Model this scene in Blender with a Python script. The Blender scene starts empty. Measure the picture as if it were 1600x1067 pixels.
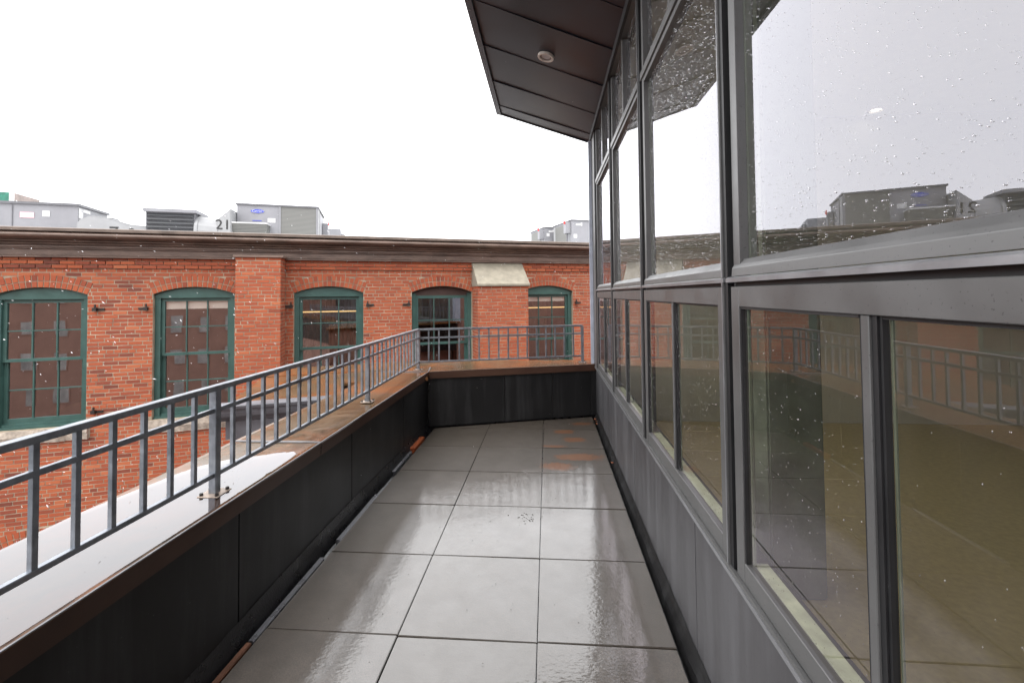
import bpy, bmesh, math, random
from mathutils import Vector, Matrix
random.seed(7)
R = math.radians
S = bpy.context.scene
COL = S.collection

# ------------------------------------------------------------------ camera
F_PX, CY_PX = 705.42, 440.95            # focal length and principal row for a 1600x1067 frame
YAW, PITCH, ROLL = 0.0777, 0.0270, -0.0096
CAM = Vector((0.0601, -1.9691, 1.4813))
_f = Vector((-math.sin(YAW), math.cos(YAW), 0)); _r = Vector((math.cos(YAW), math.sin(YAW), 0)); _u = Vector((0, 0, 1))
_f2 = _f*math.cos(PITCH) + _u*math.sin(PITCH); _u2 = -_f*math.sin(PITCH) + _u*math.cos(PITCH)
_r3 = _r*math.cos(ROLL) + _u2*math.sin(ROLL); _u3 = -_r*math.sin(ROLL) + _u2*math.cos(ROLL)
cd = bpy.data.cameras.new('camera'); cam = bpy.data.objects.new('camera', cd); COL.objects.link(cam)
cam.matrix_world = Matrix(((_r3.x, _u3.x, -_f2.x, CAM.x), (_r3.y, _u3.y, -_f2.y, CAM.y), (_r3.z, _u3.z, -_f2.z, CAM.z), (0, 0, 0, 1)))
cd.sensor_width = 36; cd.sensor_fit = 'HORIZONTAL'; cd.lens = F_PX/1600*36
cd.shift_y = -(533.5-CY_PX)/1600
cd.clip_start = 0.05; cd.clip_end = 2000
S.camera = cam

# ------------------------------------------------------------------ sky, sun, exposure
SUN_EL, SUN_AZ = R(58), R(200)          # high sun behind a thick cloud deck
w = bpy.data.worlds.new('World'); S.world = w; w.use_nodes = True
nt = w.node_tree; nt.nodes.clear()
sky = nt.nodes.new('ShaderNodeTexSky'); sky.sky_type = 'NISHITA'; sky.sun_disc = False
sky.sun_elevation = SUN_EL; sky.sun_rotation = SUN_AZ; sky.dust_density = 6; sky.air_density = 1.5
bw = nt.nodes.new('ShaderNodeRGBToBW'); nt.links.new(sky.outputs[0], bw.inputs[0])
mx = nt.nodes.new('ShaderNodeMix'); mx.data_type = 'RGBA'; mx.inputs[0].default_value = 0.85
nt.links.new(bw.outputs[0], mx.inputs[6]); mx.inputs[7].default_value = (12.0, 12.1, 12.35, 1)
bg = nt.nodes.new('ShaderNodeBackground'); bg.inputs[1].default_value = 0.1
nt.links.new(mx.outputs[2], bg.inputs[0])
wo = nt.nodes.new('ShaderNodeOutputWorld'); nt.links.new(bg.outputs[0], wo.inputs[0])
sd = bpy.data.lights.new('sun', 'SUN'); sd.energy = 0.6; sd.angle = R(25); sd.color = (1, .97, .93)
sun = bpy.data.objects.new('sun', sd); COL.objects.link(sun)
sdir = Vector((math.sin(SUN_AZ)*math.cos(SUN_EL), math.cos(SUN_AZ)*math.cos(SUN_EL), math.sin(SUN_EL)))
sun.rotation_euler = sdir.to_track_quat('Z', 'Y').to_euler(); sun.location = (0, -5, 30)
S.view_settings.view_transform = 'Standard'; S.view_settings.look = 'None'
S.view_settings.exposure = 1.6; S.view_settings.gamma = 1; S.view_settings.use_curve_mapping = False
S.cycles.max_bounces = 10; S.cycles.transparent_max_bounces = 16; S.cycles.caustics_refractive = False
S.cycles.use_denoising = True

# ------------------------------------------------------------------ materials
class N:
    def __init__(s, name):
        s.m = bpy.data.materials.new(name); s.m.use_nodes = True; s.t = s.m.node_tree; s.t.nodes.clear()
        s.o = s.t.nodes.new('ShaderNodeOutputMaterial')
    def n(s, typ, **kw):
        x = s.t.nodes.new(typ)
        for k, v in kw.items():
            if k.startswith('i'):
                k2 = k[1:]; x.inputs[int(k2) if k2.isdigit() else k2].default_value = v
            else: setattr(x, k, v)
        return x
    def l(s, a, b): s.t.links.new(a, b)
    def coord(s, scale=(1, 1, 1), kind='Object', rot=(0, 0, 0)):
        c = s.n('ShaderNodeTexCoord'); mp = s.n('ShaderNodeMapping'); mp.inputs['Scale'].default_value = scale; mp.inputs['Rotation'].default_value = rot
        s.l(c.outputs[kind], mp.inputs[0]); return mp.outputs[0]
    def pos(s, scale=(1, 1, 1)):
        c = s.n('ShaderNodeNewGeometry'); mp = s.n('ShaderNodeMapping'); mp.inputs['Scale'].default_value = scale
        s.l(c.outputs['Position'], mp.inputs[0]); return mp.outputs[0]
    def noise(s, co, scale, detail=4, rough=.6, dist=0):
        x = s.n('ShaderNodeTexNoise'); x.inputs['Scale'].default_value = scale; x.inputs['Detail'].default_value = detail
        x.inputs['Roughness'].default_value = rough; x.inputs['Distortion'].default_value = dist; s.l(co, x.inputs[0]); return x.outputs[0]
    def ramp(s, fac, stops, interp='LINEAR'):
        x = s.n('ShaderNodeValToRGB'); x.color_ramp.interpolation = interp
        e = x.color_ramp.elements
        while len(e) < len(stops): e.new(.5)
        for el, (p, c) in zip(e, stops):
            el.position = p; el.color = (c, c, c, 1) if isinstance(c, (int, float)) else (*c, 1)
        s.l(fac, x.inputs[0]); return x.outputs[0]
    def mix(s, fac, a, b, mode='MIX'):
        x = s.n('ShaderNodeMix', data_type='RGBA', blend_type=mode)
        for sock, v in ((x.inputs[0], fac), (x.inputs[6], a), (x.inputs[7], b)):
            if isinstance(v, (int, float)): sock.default_value = v if sock == x.inputs[0] else (v, v, v, 1)
            elif isinstance(v, tuple): sock.default_value = (*v, 1)
            else: s.l(v, sock)
        return x.outputs[2]
    def math(s, op, a, b=0.0):
        x = s.n('ShaderNodeMath', operation=op)
        for i, v in enumerate((a, b)):
            if isinstance(v, (int, float)): x.inputs[i].default_value = v
            else: s.l(v, x.inputs[i])
        return x.outputs[0]
    def bump(s, h, strength=.3, dist=.01):
        x = s.n('ShaderNodeBump'); x.inputs['Strength'].default_value = strength; x.inputs['Distance'].default_value = dist
        s.l(h, x.inputs['Height']); return x.outputs[0]
    def pbr(s, **kw):
        b = s.n('ShaderNodeBsdfPrincipled')
        names = dict(color='Base Color', rough='Roughness', metal='Metallic', normal='Normal', coat='Coat Weight', coat_rough='Coat Roughness', coat_ior='Coat IOR', coat_normal='Coat Normal', spec='Specular IOR Level', emit='Emission Color', emit_s='Emission Strength', ior='IOR')
        for k, v in kw.items():
            sock = b.inputs[names[k]]
            if isinstance(v, (int, float)): sock.default_value = v
            elif isinstance(v, tuple): sock.default_value = (*v, 1)
            else: s.l(v, sock)
        s.l(b.outputs[0], s.o.inputs[0]); return s.m

def plain(name, c, rough=.5, metal=0, var=.25, scale=8, bump=.05, coat=0, coat_rough=.1, stretch=(1, 1, 1)):
    k = N(name); co = k.pos(stretch); f = k.noise(co, scale, 6)
    lo = tuple(x*(1-var) for x in c); hi = tuple(min(1, x*(1+var)) for x in c)
    col = k.ramp(f, [(.3, lo), (.7, hi)])
    f2 = k.noise(co, scale*9, 3)
    rr = k.math('ADD', k.math('MULTIPLY', k.math('SUBTRACT', f, .5), .35), rough)
    return k.pbr(color=col, rough=rr, metal=metal, normal=k.bump(f2, bump, .003), coat=coat, coat_rough=coat_rough)

M = {}
def brick_mat(name, single):
    k = N(name)
    if single: t = k.n('ShaderNodeObjectInfo').outputs['Random']
    else: t = k.n('ShaderNodeAttribute', attribute_name='tint').outputs['Fac']
    co = k.pos(); big = k.noise(co, .55, 3); fine = k.noise(co, 60, 4, .7)
    base = k.ramp(t, [(0, (.14, .034, .020)), (.15, (.24, .052, .024)), (.45, (.36, .076, .028)), (.8, (.43, .100, .034)), (1, (.48, .14, .055))])
    base = k.mix(k.math('MULTIPLY', fine, .45), base, (.14, .05, .035))
    base = k.mix(k.ramp(big, [(.42, 0), (.75, .25)]), base, (.22, .065, .04))
    eff = k.noise(co, 3.2, 6, .75)
    base = k.mix(k.ramp(eff, [(.60, 0), (.85, .25)]), base, (.42, .28, .18))
    return k.pbr(color=base, rough=.72, normal=k.bump(fine, .5, .004), spec=.35)
M['brick_one'] = brick_mat('brick_single', True)
M['brick'] = brick_mat('brick_field', False)
M['mortar'] = plain('lime_mortar', (.32, .26, .19), .9, var=.35, scale=5, bump=.4)
k = N('brick_texture_far'); co = k.coord((1, 1, 1))
sep = k.n('ShaderNodeSeparateXYZ'); k.l(co, sep.inputs[0]); cmb = k.n('ShaderNodeCombineXYZ')
k.l(k.math('ADD', sep.outputs[0], sep.outputs[1]), cmb.inputs[0]); k.l(sep.outputs[2], cmb.inputs[1])
bt = k.n('ShaderNodeTexBrick'); k.l(cmb.outputs[0], bt.inputs[0])
for i, v in ((1, (.30, .072, .036, 1)), (2, (.20, .048, .028, 1)), (3, (.27, .215, .155, 1))): bt.inputs[i].default_value = v
bt.inputs['Scale'].default_value = 1; bt.inputs['Mortar Size'].default_value = .006; bt.inputs['Brick Width'].default_value = .215; bt.inputs['Row Height'].default_value = .0677
M['brick_far'] = k.pbr(color=bt.outputs[0], rough=.8)
k = N('brown_brick_far'); co = k.coord(); f = k.noise(co, .8, 5); f2 = k.noise(co, 9, 3)
M['brown_brick'] = k.pbr(color=k.mix(k.math('MULTIPLY', f2, .5), k.ramp(f, [(.3, (.27, .14, .105)), (.7, (.36, .19, .14))]) , (.2, .115, .09)), rough=.85)
M['green'] = plain('green_paint', (.036, .085, .074), .42, var=.18, scale=4, bump=.08)
M['brown_wood'] = plain('bare_brown_wood', (.055, .03, .024), .6, scale=6)
M['stone'] = plain('granite_sill', (.33, .28, .23), .85, var=.4, scale=14, bump=.9)
M['capstone'] = plain('sandstone_cap', (.25, .225, .175), .8, var=.22, scale=7, bump=.3)
M['iron'] = plain('black_iron', (.02, .014, .012), .5)
M['cornice'] = plain('brown_sheet_metal', (.155, .106, .084), .38, var=.35, scale=3, bump=.06, stretch=(1, 1, 3))
M['cornice_top'] = plain('weathered_drip_edge', (.15, .115, .095), .5, var=.3, scale=4)
M['membrane'] = plain('white_roof_membrane', (.62, .62, .62), .7, var=.08)
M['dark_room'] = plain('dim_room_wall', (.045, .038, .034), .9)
M['curtain'] = plain('grey_curtain', (.30, .27, .24), .9, var=.1)
M['blind'] = plain('white_blind', (.85, .84, .82), .8, var=.04)
M['unit'] = plain('grey_unit_paint', (.20, .20, .215), .5, var=.1, scale=2)
M['unit_dark'] = plain('unit_seam_grey', (.11, .11, .12), .5, var=.1)
M['sticker'] = plain('white_sticker', (.5, .5, .5), .6, var=.03)
M['pink'] = plain('pink_sticker', (.72, .42, .46), .6, var=.03)
M['red'] = plain('red_handle', (.6, .03, .03), .5)
M['blue'] = plain('blue_badge', (.02, .045, .42), .35, var=.02)
M['ink'] = plain('black_ink', (.015, .015, .015), .7)
M['duct'] = plain('white_duct_jacket', (.25, .252, .258), .55, var=.07, scale=3, bump=.2)
M['teal'] = plain('teal_sheet', (.02, .13, .09), .6)
M['far_pane'] = plain('pale_far_glass', (.30, .27, .255), .5, var=.4, scale=1)  # pale colour stands in for sky reflected in these panes
M['taupe'] = plain('taupe_panel', (.22, .18, .165), .7)
k = N('coil_grille'); co = k.coord((1, 1, 1)); wv = k.n('ShaderNodeTexWave', wave_type='BANDS', bands_direction='Z'); wv.inputs['Scale'].default_value = 9; k.l(co, wv.inputs[0])
M['coil'] = k.pbr(color=k.mix(wv.outputs[1], (.085, .085, .08), (.19, .19, .18)), rough=.6, metal=.2)
M['louver'] = plain('dark_louver', (.028, .03, .034), .6)
# --- terrace metals
k = N('grey_frame_paint'); co = k.pos(); f = k.noise(co, 5, 5); sp = k.noise(co, 170, 2); dr = k.noise(k.pos((1, 1, .15)), 14, 5, .7)
c = k.ramp(f, [(.3, (.098, .097, .096)), (.7, (.128, .126, .125))]); c = k.mix(k.ramp(sp, [(.66, 0), (.72, .6)]), c, (.03, .028, .028)); c = k.mix(k.ramp(dr, [(.6, 0), (.8, .35)]), c, (.17, .165, .16))
M['frame'] = k.pbr(color=c, rough=k.ramp(f, [(.3, .32), (.7, .5)]), metal=.25, normal=k.bump(f, .04, .01))
M['frame_light'] = plain('pale_frame_edge', (.24, .24, .25), .35, metal=.5, var=.2, scale=9)
M['frame_dark'] = plain('black_gasket_and_shade', (.012, .012, .013), .5)
M['corner'] = plain('pale_corner_trim', (.40, .43, .50), .4, metal=.1, var=.15)
k = N('grey_wall_panel'); co = k.pos((6, 6, .35)); st = k.noise(co, 1.5, 5, .7); co2 = k.pos(); f2 = k.noise(co2, 2.2, 4); sp = k.noise(co2, 140, 2)
c = k.ramp(f2, [(.3, (.052, .050, .053)), (.7, (.076, .073, .077))])
c = k.mix(k.ramp(st, [(.47, 0), (.72, .7)]), c, (.15, .148, .155)); c = k.mix(k.ramp(sp, [(.66, 0), (.72, .5)]), c, (.025, .024, .025))
M['panel'] = k.pbr(color=c, rough=k.ramp(st, [(.3, .36), (.7, .55)]), metal=.2, normal=k.bump(f2, .12, .02))
k = N('charcoal_cladding'); co = k.pos((5, 5, .4)); st = k.noise(co, 1.6, 5, .7); co2 = k.pos(); f2 = k.noise(co2, 1.6, 4); sp = k.noise(co2, 90, 3)
c = k.ramp(f2, [(.3, (.008, .0078, .008)), (.7, (.013, .0125, .013))]); c = k.mix(k.ramp(st, [(.48, 0), (.75, .6)]), c, (.040, .040, .041))
c = k.mix(k.ramp(sp, [(.70, 0), (.76, .5)]), c, (.10, .10, .10))
M['cladding'] = k.pbr(color=c, rough=k.ramp(f2, [(.3, .34), (.7, .5)]), spec=.28, normal=k.bump(f2, .08, .02))
M['rubber'] = plain('black_membrane_upturn', (.012, .012, .013), .3, bump=.5, scale=12)
M['zinc'] = plain('galvanised_steel', (.26, .28, .31), .36, metal=.75, var=.28, scale=22, bump=.1)
M['galv_plate'] = plain('rust_stained_plate', (.34, .27, .22), .4, metal=.3, var=.45, scale=30)
k = N('weathered_coping'); co = k.pos(); a = k.noise(co, 1.3, 6, .65, .6); b = k.noise(co, 4.5, 7, .7, 1.2); cc = k.noise(k.pos((1.5, 1.5, 1.5)), .9, 5, .6, .4); fine = k.noise(co, 120, 3)
c = k.ramp(b, [(.25, (.060, .042, .026)), (.5, (.105, .066, .034)), (.75, (.15, .085, .038))])
c = k.mix(k.ramp(a, [(.46, 0), (.62, .85)]), c, (.25, .075, .016))
c = k.mix(k.ramp(cc, [(.52, 0), (.70, .75)]), c, (.10, .095, .072))
rr = k.ramp(b, [(.3, .10), (.7, .24)])
M['coping'] = k.pbr(color=c, rough=rr, normal=k.bump(k.noise(co, 3, 3), .12, .02), spec=.3)
k = N('brown_fascia'); co = k.pos((1, 1, 1)); a = k.noise(co, 7, 6, .7); b = k.noise(co, 2, 4)
c = k.ramp(b, [(.3, (.038, .017, .011)), (.7, (.062, .030, .019))]); c = k.mix(k.ramp(a, [(.62, 0), (.75, .35)]), c, (.12, .09, .08))
M['fascia'] = k.pbr(color=c, rough=.42, spec=.35)
M['soffit'] = plain('dark_soffit_metal', (.019, .026, .036), .36, metal=.3, var=.3, scale=1.7, bump=.05)
M['trim_white'] = plain('cream_lamp_trim', (.62, .56, .50), .5, var=.06)
M['gutter'] = plain('slate_grey_gutter', (.14, .14, .155), .4, metal=.3, var=.2, scale=6)
M['render_wall'] = M['brown_brick']
M['wood'] = plain('wet_cedar', (.30, .075, .025), .4, var=.4, scale=14, stretch=(6, .6, 6))
M['wood_dark'] = plain('weathered_brown_wood', (.13, .055, .03), .5, var=.4, scale=14, stretch=(6, .6, 6))
M['strip'] = plain('aluminium_strip', (.19, .19, .205), .3, metal=.6, var=.15)
M['ground'] = plain('courtyard_asphalt', (.06, .06, .062), .7, scale=1, var=.4)
M['leaf'] = plain('dead_leaf', (.30, .09, .03), .7)
M['grit'] = plain('pale_grit', (.30, .29, .27), .8, var=.4)
M['dirt'] = plain('dark_grit', (.05, .04, .035), .8, var=.4)
# wet concrete pavers
k = N('wet_paver'); co = k.pos(); oi = k.n('ShaderNodeObjectInfo').outputs['Random']
a = k.noise(co, 1.1, 5, .6); b = k.noise(co, 5, 5, .65); fine = k.noise(co, 170, 4, .75)
c = k.ramp(b, [(.3, (.070, .056, .045)), (.7, (.118, .096, .079))])
c = k.mix(k.ramp(fine, [(.35, .75), (.65, 0)]), c, (.030, .026, .023)); c = k.mix(k.ramp(a, [(.45, 0), (.7, .5)]), c, (.055, .042, .03)); c = k.mix(k.math('MULTIPLY', oi, .6), c, (.052, .041, .029))
mid = k.noise(co, 32, 5, .7)
def blot(cx, cy, rx, ry, e=.25):
    s_ = k.n('ShaderNodeSeparateXYZ'); k.l(co, s_.inputs[0])
    dx = k.math('DIVIDE', k.math('SUBTRACT', s_.outputs[0], cx), rx); dy = k.math('DIVIDE', k.math('SUBTRACT', s_.outputs[1], cy), ry)
    d = k.math('POWER', k.math('ADD', k.math('POWER', k.math('ABSOLUTE', dx), 3.0), k.math('POWER', k.math('ABSOLUTE', dy), 3.0)), .333)
    d = k.math('ADD', k.math('ADD', d, k.math('MULTIPLY', k.math('SUBTRACT', b, .5), 1.5)), k.math('MULTIPLY', k.math('SUBTRACT', mid, .5), 1.1))
    return k.ramp(d, [(.62, 1), (.80+e*.6, 0)])
rust = None
for q in ((.21, 2.96, .12, .075), (.32, 2.69, .14, .085), (.33, 2.22, .24, .10), (.13, 1.98, .16, .10), (.44, 3.27, .13, .06), (.09, 2.49, .14, .035)):
    m_ = blot(*q); rust = m_ if rust is None else k.math('MAXIMUM', rust, m_)
c = k.mix(k.math('MULTIPLY', rust, .8), c, k.ramp(fine, [(.3, (.10, .038, .012)), (.7, (.22, .075, .02))]))
wet = k.ramp(k.noise(co, 6, 6, .7, .3), [(.36, 1), (.75, .78)])
rip = k.noise(k.pos((1, 1.5, 1)), 42, 3, .55, .3); rip2 = k.noise(co, 3.5, 2)
rip3 = k.noise(k.pos((1, 1.25, 1)), 130, 2, .5)
h = k.math('ADD', k.math('ADD', k.math('MULTIPLY', rip, .26), k.math('MULTIPLY', rip3, .045)), k.math('MULTIPLY', rip2, .6))
M['paver'] = k.pbr(color=c, rough=k.ramp(fine, [(.3, .45), (.7, .65)]), normal=k.bump(fine, .35, .002), coat=wet, coat_rough=k.ramp(b, [(.32, .03), (.68, .09)]), coat_ior=1.85, coat_normal=k.bump(h, .24, .010))
# glass: a thin sheet, mirrored by its Fresnel reflection, tinted by what it lets through
def glass(name, f0, tint, bumpy=0, gloss=(.97, .97, 1), haze=0):
    k = N(name); ge = k.n('ShaderNodeNewGeometry'); dp = k.n('ShaderNodeVectorMath', operation='DOT_PRODUCT')
    k.l(ge.outputs['Normal'], dp.inputs[0]); k.l(ge.outputs['Incoming'], dp.inputs[1])
    fr = k.math('ADD', f0, k.math('MULTIPLY', k.math('POWER', k.math('SUBTRACT', 1.0, k.math('ABSOLUTE', dp.outputs['Value'])), 5.0), 1-f0))
    tr = k.n('ShaderNodeBsdfTransparent'); tr.inputs[0].default_value = (*tint, 1)
    gl = k.n('ShaderNodeBsdfGlossy'); gl.inputs['Roughness'].default_value = 0.0; gl.inputs[0].default_value = (*gloss, 1)
    if bumpy:
        bp = k.bump(k.noise(k.pos(), 1.3, 2), bumpy, .02); k.l(bp, gl.inputs['Normal'])
    ms = k.n('ShaderNodeMixShader'); k.l(fr, ms.inputs[0]); k.l(tr.outputs[0], ms.inputs[1]); k.l(gl.outputs[0], ms.inputs[2])
    out = ms.outputs[0]
    if haze:                                   # pale diffuse veil painted in to lift the dark tones of the pane
        df = k.n('ShaderNodeBsdfDiffuse'); df.inputs[0].default_value = (.8, .78, .8, 1); m2 = k.n('ShaderNodeMixShader')
        k.l(k.ramp(k.noise(k.pos((3, 3, 1)), 2.5, 5, .65), [(.3, haze*.5), (.75, haze*1.6)]), m2.inputs[0]); k.l(out, m2.inputs[1]); k.l(df.outputs[0], m2.inputs[2]); out = m2.outputs[0]
    k.l(out, k.o.inputs[0]); return k.m
M['glass'] = glass('facade_glass', .20, (.80, .81, .73), .02, (.94, .93, 1), .018)
M['slider_glass'] = glass('slider_glass', .115, (.83, .82, .73), .02, (1, .92, 1), .011)
M['old_glass'] = glass('old_window_glass', .30, (.82, .80, .76), .03)
M['water'] = glass('rain_water', .112, (.50, .49, .47))
k = N('raindrop'); g = k.n('ShaderNodeBsdfGlass'); g.inputs['IOR'].default_value = 1.33; g.inputs['Roughness'].default_value = 0.0; k.l(g.outputs[0], k.o.inputs[0]); M['drop'] = k.m
k = N('snow_flake'); M['snow'] = k.pbr(color=(.9, .9, .92), rough=.7)
def emis(name, c, s): k = N(name); e = k.n('ShaderNodeEmission'); e.inputs[0].default_value = (*c, 1); e.inputs[1].default_value = s; k.l(e.outputs[0], k.o.inputs[0]); return k.m
M['lamp_warm'] = emis('warm_tube', (1, .66, .28), .55)
M['lamp_white'] = emis('lit_lens', (1, .95, .85), 2.2)
# room inside the glazed building
M['carpet'] = plain('olive_carpet', (.50, .405, .215), .9, var=.12, scale=30, bump=.3)
M['room_wall'] = plain('cream_room_wall', (.55, .53, .47), .8, var=.04)
M['room_ceiling'] = plain('white_ceiling', (.75, .75, .75), .8, var=.03)
M['green_col'] = plain('grey_green_column', (.14, .16, .13), .6)
M['sill_in'] = plain('pale_inner_sill', (.52, .55, .46), .5, var=.25, scale=20)

# ------------------------------------------------------------------ mesh helpers
class MB:
    def __init__(s): s.v = []; s.f = []; s.t = []
    def quad(s, *p, t=None):
        i = len(s.v); s.v += [tuple(q) for q in p]; s.f.append(tuple(range(i, i+len(p)))); s.t.append(t if t is not None else .5); return s
    def box(s, x0, x1, y0, y1, z0, z1, t=.5, skip=''):
        i = len(s.v); s.v += [(x, y, z) for z in (z0, z1) for y in (y0, y1) for x in (x0, x1)]
        F = dict(b=(0, 2, 3, 1), t=(4, 5, 7, 6), f=(0, 1, 5, 4), k=(2, 6, 7, 3), l=(0, 4, 6, 2), r=(1, 3, 7, 5))
        for n_, q in F.items():
            if n_ not in skip: s.f.append(tuple(i+a for a in q)); s.t.append(t)
        return s
    def prism(s, pts, axis, a, b, t=.5, caps=True):
        """extrude a 2-D outline along an axis; pts are the two other coordinates in xyz order"""
        def P(q, h): return {'x': (h, q[0], q[1]), 'y': (q[0], h, q[1]), 'z': (q[0], q[1], h)}[axis]
        i = len(s.v); n_ = len(pts); s.v += [P(q, a) for q in pts] + [P(q, b) for q in pts]
        for j in range(n_): k_ = (j+1) % n_; s.f.append((i+j, i+k_, i+n_+k_, i+n_+j)); s.t.append(t)
        if caps: s.f.append(tuple(i+j for j in range(n_))[::-1]); s.f.append(tuple(i+n_+j for j in range(n_))); s.t += [t, t]
        return s
    def beam(s, p0, p1, w, h, t=.5, up=(0, 0, 1)):
        p0 = Vector(p0); p1 = Vector(p1); d = (p1-p0).normalized(); u = Vector(up)
        if abs(d.dot(u)) > .99: u = Vector((0, 1, 0))
        sx = d.cross(u).normalized(); u = sx.cross(d).normalized(); i = len(s.v)
        for p in (p0, p1):
            for a, b in ((-1, -1), (1, -1), (1, 1), (-1, 1)): s.v.append(tuple(p+sx*a*w/2+u*b*h/2))
        for j in range(4): k_ = (j+1) % 4; s.f.append((i+j, i+k_, i+4+k_, i+4+j)); s.t.append(t)
        s.f += [(i+3, i+2, i+1, i), (i+4, i+5, i+6, i+7)]; s.t += [t, t]; return s
    def tube(s, p0, p1, r0, r1=None, n=14, t=.5, caps=True):
        r1 = r0 if r1 is None else r1; p0 = Vector(p0); p1 = Vector(p1); d = (p1-p0).normalized()
        u = Vector((0, 0, 1)) if abs(d.z) < .9 else Vector((1, 0, 0)); a = d.cross(u).normalized(); b = a.cross(d); i = len(s.v)
        for p, r in ((p0, r0), (p1, r1)):
            for j in range(n): th = 2*math.pi*j/n; s.v.append(tuple(p+a*math.cos(th)*r+b*math.sin(th)*r))
        for j in range(n): k_ = (j+1) % n; s.f.append((i+j, i+k_, i+n+k_, i+n+j)); s.t.append(t)
        if caps: s.f += [tuple(range(i+n-1, i-1, -1)), tuple(range(i+n, i+2*n))]; s.t += [t, t]
        return s
    def mesh(s, name, mat, bevel=0, smooth=False, tint=False, fix=True):
        me = bpy.data.meshes.new(name); me.from_pydata(s.v, [], s.f)
        if tint:
            at = me.attributes.new('tint', 'FLOAT', 'FACE'); at.data.foreach_set('value', s.t)
        if bevel or fix:
            bm = bmesh.new(); bm.from_mesh(me)
            if fix: bmesh.ops.recalc_face_normals(bm, faces=bm.faces[:])
            if bevel: bmesh.ops.bevel(bm, geom=bm.edges[:]+bm.verts[:], offset=bevel, segments=1 if bevel < .002 else 2, affect='EDGES', clamp_overlap=True)
            bm.to_mesh(me); bm.free()
        me.materials.append(M[mat] if isinstance(mat, str) else mat)
        if smooth: me.shade_smooth()
        return me
    def build(s, name, mat, parent=None, **kw):
        return link(name, s.mesh(name, mat, **kw), parent)
ROOT_OFF = {}
def link(name, me, parent=None):
    o = bpy.data.objects.new(name, me); COL.objects.link(o)
    if parent is not None:
        o.parent = parent
        if parent.name in ROOT_OFF: o.location = -ROOT_OFF[parent.name]
    return o
def tag(o, label=None, cat=None, group=None, kind=None):
    for k_, v in (('label', label), ('category', cat), ('group', group), ('kind', kind)):
        if v: o[k_] = v
    return o
def thing(name, loc, label, cat, group=None, rotz=0, local=False):
    o = bpy.data.objects.new(name, None); COL.objects.link(o); o.location = loc; o.rotation_euler = (0, 0, rotz); o.empty_display_size = .2
    if not local: ROOT_OFF[o.name] = Vector(loc)
    return tag(o, label, cat, group)
def text_mesh(name, txt, size, mat, mtx, extrude=.002, parent=None):
    cu = bpy.data.curves.new(name, 'FONT'); cu.body = txt; cu.size = size; cu.extrude = extrude; cu.align_x = 'CENTER'; cu.align_y = 'CENTER'
    tmp = bpy.data.objects.new('tmp', cu); COL.objects.link(tmp); bpy.context.view_layer.update()
    me = bpy.data.meshes.new_from_object(tmp.evaluated_get(bpy.context.evaluated_depsgraph_get())); bpy.data.objects.remove(tmp)
    me.transform(mtx); me.materials.clear(); me.materials.append(M[mat]); return link(name, me, parent)

# ================================================================== GROUND
tag(MB().quad((-300, -300, -10), (300, -300, -10), (300, 300, -10), (-300, 300, -10)).build('ground', 'ground'), kind='structure')

# ================================================================== TERRACE FLOOR (setting) with its pavers
WX = 0.64                                            # face of the window wall
FA = R(17); FD = Vector((math.cos(FA), math.sin(FA), 0)); FN = Vector((-math.sin(FA), math.cos(FA), 0)); FP = Vector((-1.27, 3.02, 0))   # far parapet face
def far_y(x): return FP.y + (x-FP.x)*math.tan(FA)
floor = MB().quad((-1.4, -5, -.055), (.66, -5, -.055), (.66, 3.7, -.055), (-1.4, 3.2, -.055)).build('terrace_floor', 'rubber'); tag(floor, kind='structure')
T = .61
for ci, (xa, xb) in enumerate(((-1.213, -T), (-T, 0), (0, .584))):
    for r in range(-6, 6):
        g = .0022; ya, yb = r*T+g, (r+1)*T-g; x0, x1 = xa+g, xb-g
        m = MB()
        e = .012
        if r < 5:
            fa, fb = far_y(x0)-e, far_y(x1)-e
            if fa >= yb and fb >= yb: poly = [(x0, ya), (x1, ya), (x1, yb), (x0, yb)]
            else:
                if fa < ya and fb < ya: continue
                poly = [(x0, ya), (x1, ya)]
                if fb >= yb: poly += [(x1, yb)]
                else: poly += [(x1, fb)]
                if fb >= yb > fa: poly += [(x0+(x1-x0)*(yb-fa)/(fb-fa), yb)]
                if fa > ya: poly += [(x0, min(fa, yb))]
                else: poly[0] = (x0+(x1-x0)*max(0, (ya-fa)/(fb-fa)), ya)
        else:
            fa, fb = far_y(x0)-e, far_y(x1)-e
            if fb <= ya: continue
            xs = x0 if fa > ya else x0+(x1-x0)*(ya-fa)/(fb-fa)
            poly = [(xs, ya), (x1, ya), (x1, fb)] + ([(x0, fa)] if fa > ya else [])
        cx = sum(q[0] for q in poly)/len(poly); cy = sum(q[1] for q in poly)/len(poly)
        m.prism([(q[0]-cx, q[1]-cy) for q in poly], 'z', -.048, 0)
        o = m.build('paver', 'paver', floor, bevel=.0025)
        dz = {(1, -1): -.006, (1, 0): -.003, (2, -1): -.003}.get((ci, r), random.uniform(-.002, .0015))
        o.location = (cx, cy, dz); o.rotation_euler = (random.uniform(-.0035, .0035), random.uniform(-.0035, .0035), random.uniform(-.002, .002))
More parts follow.
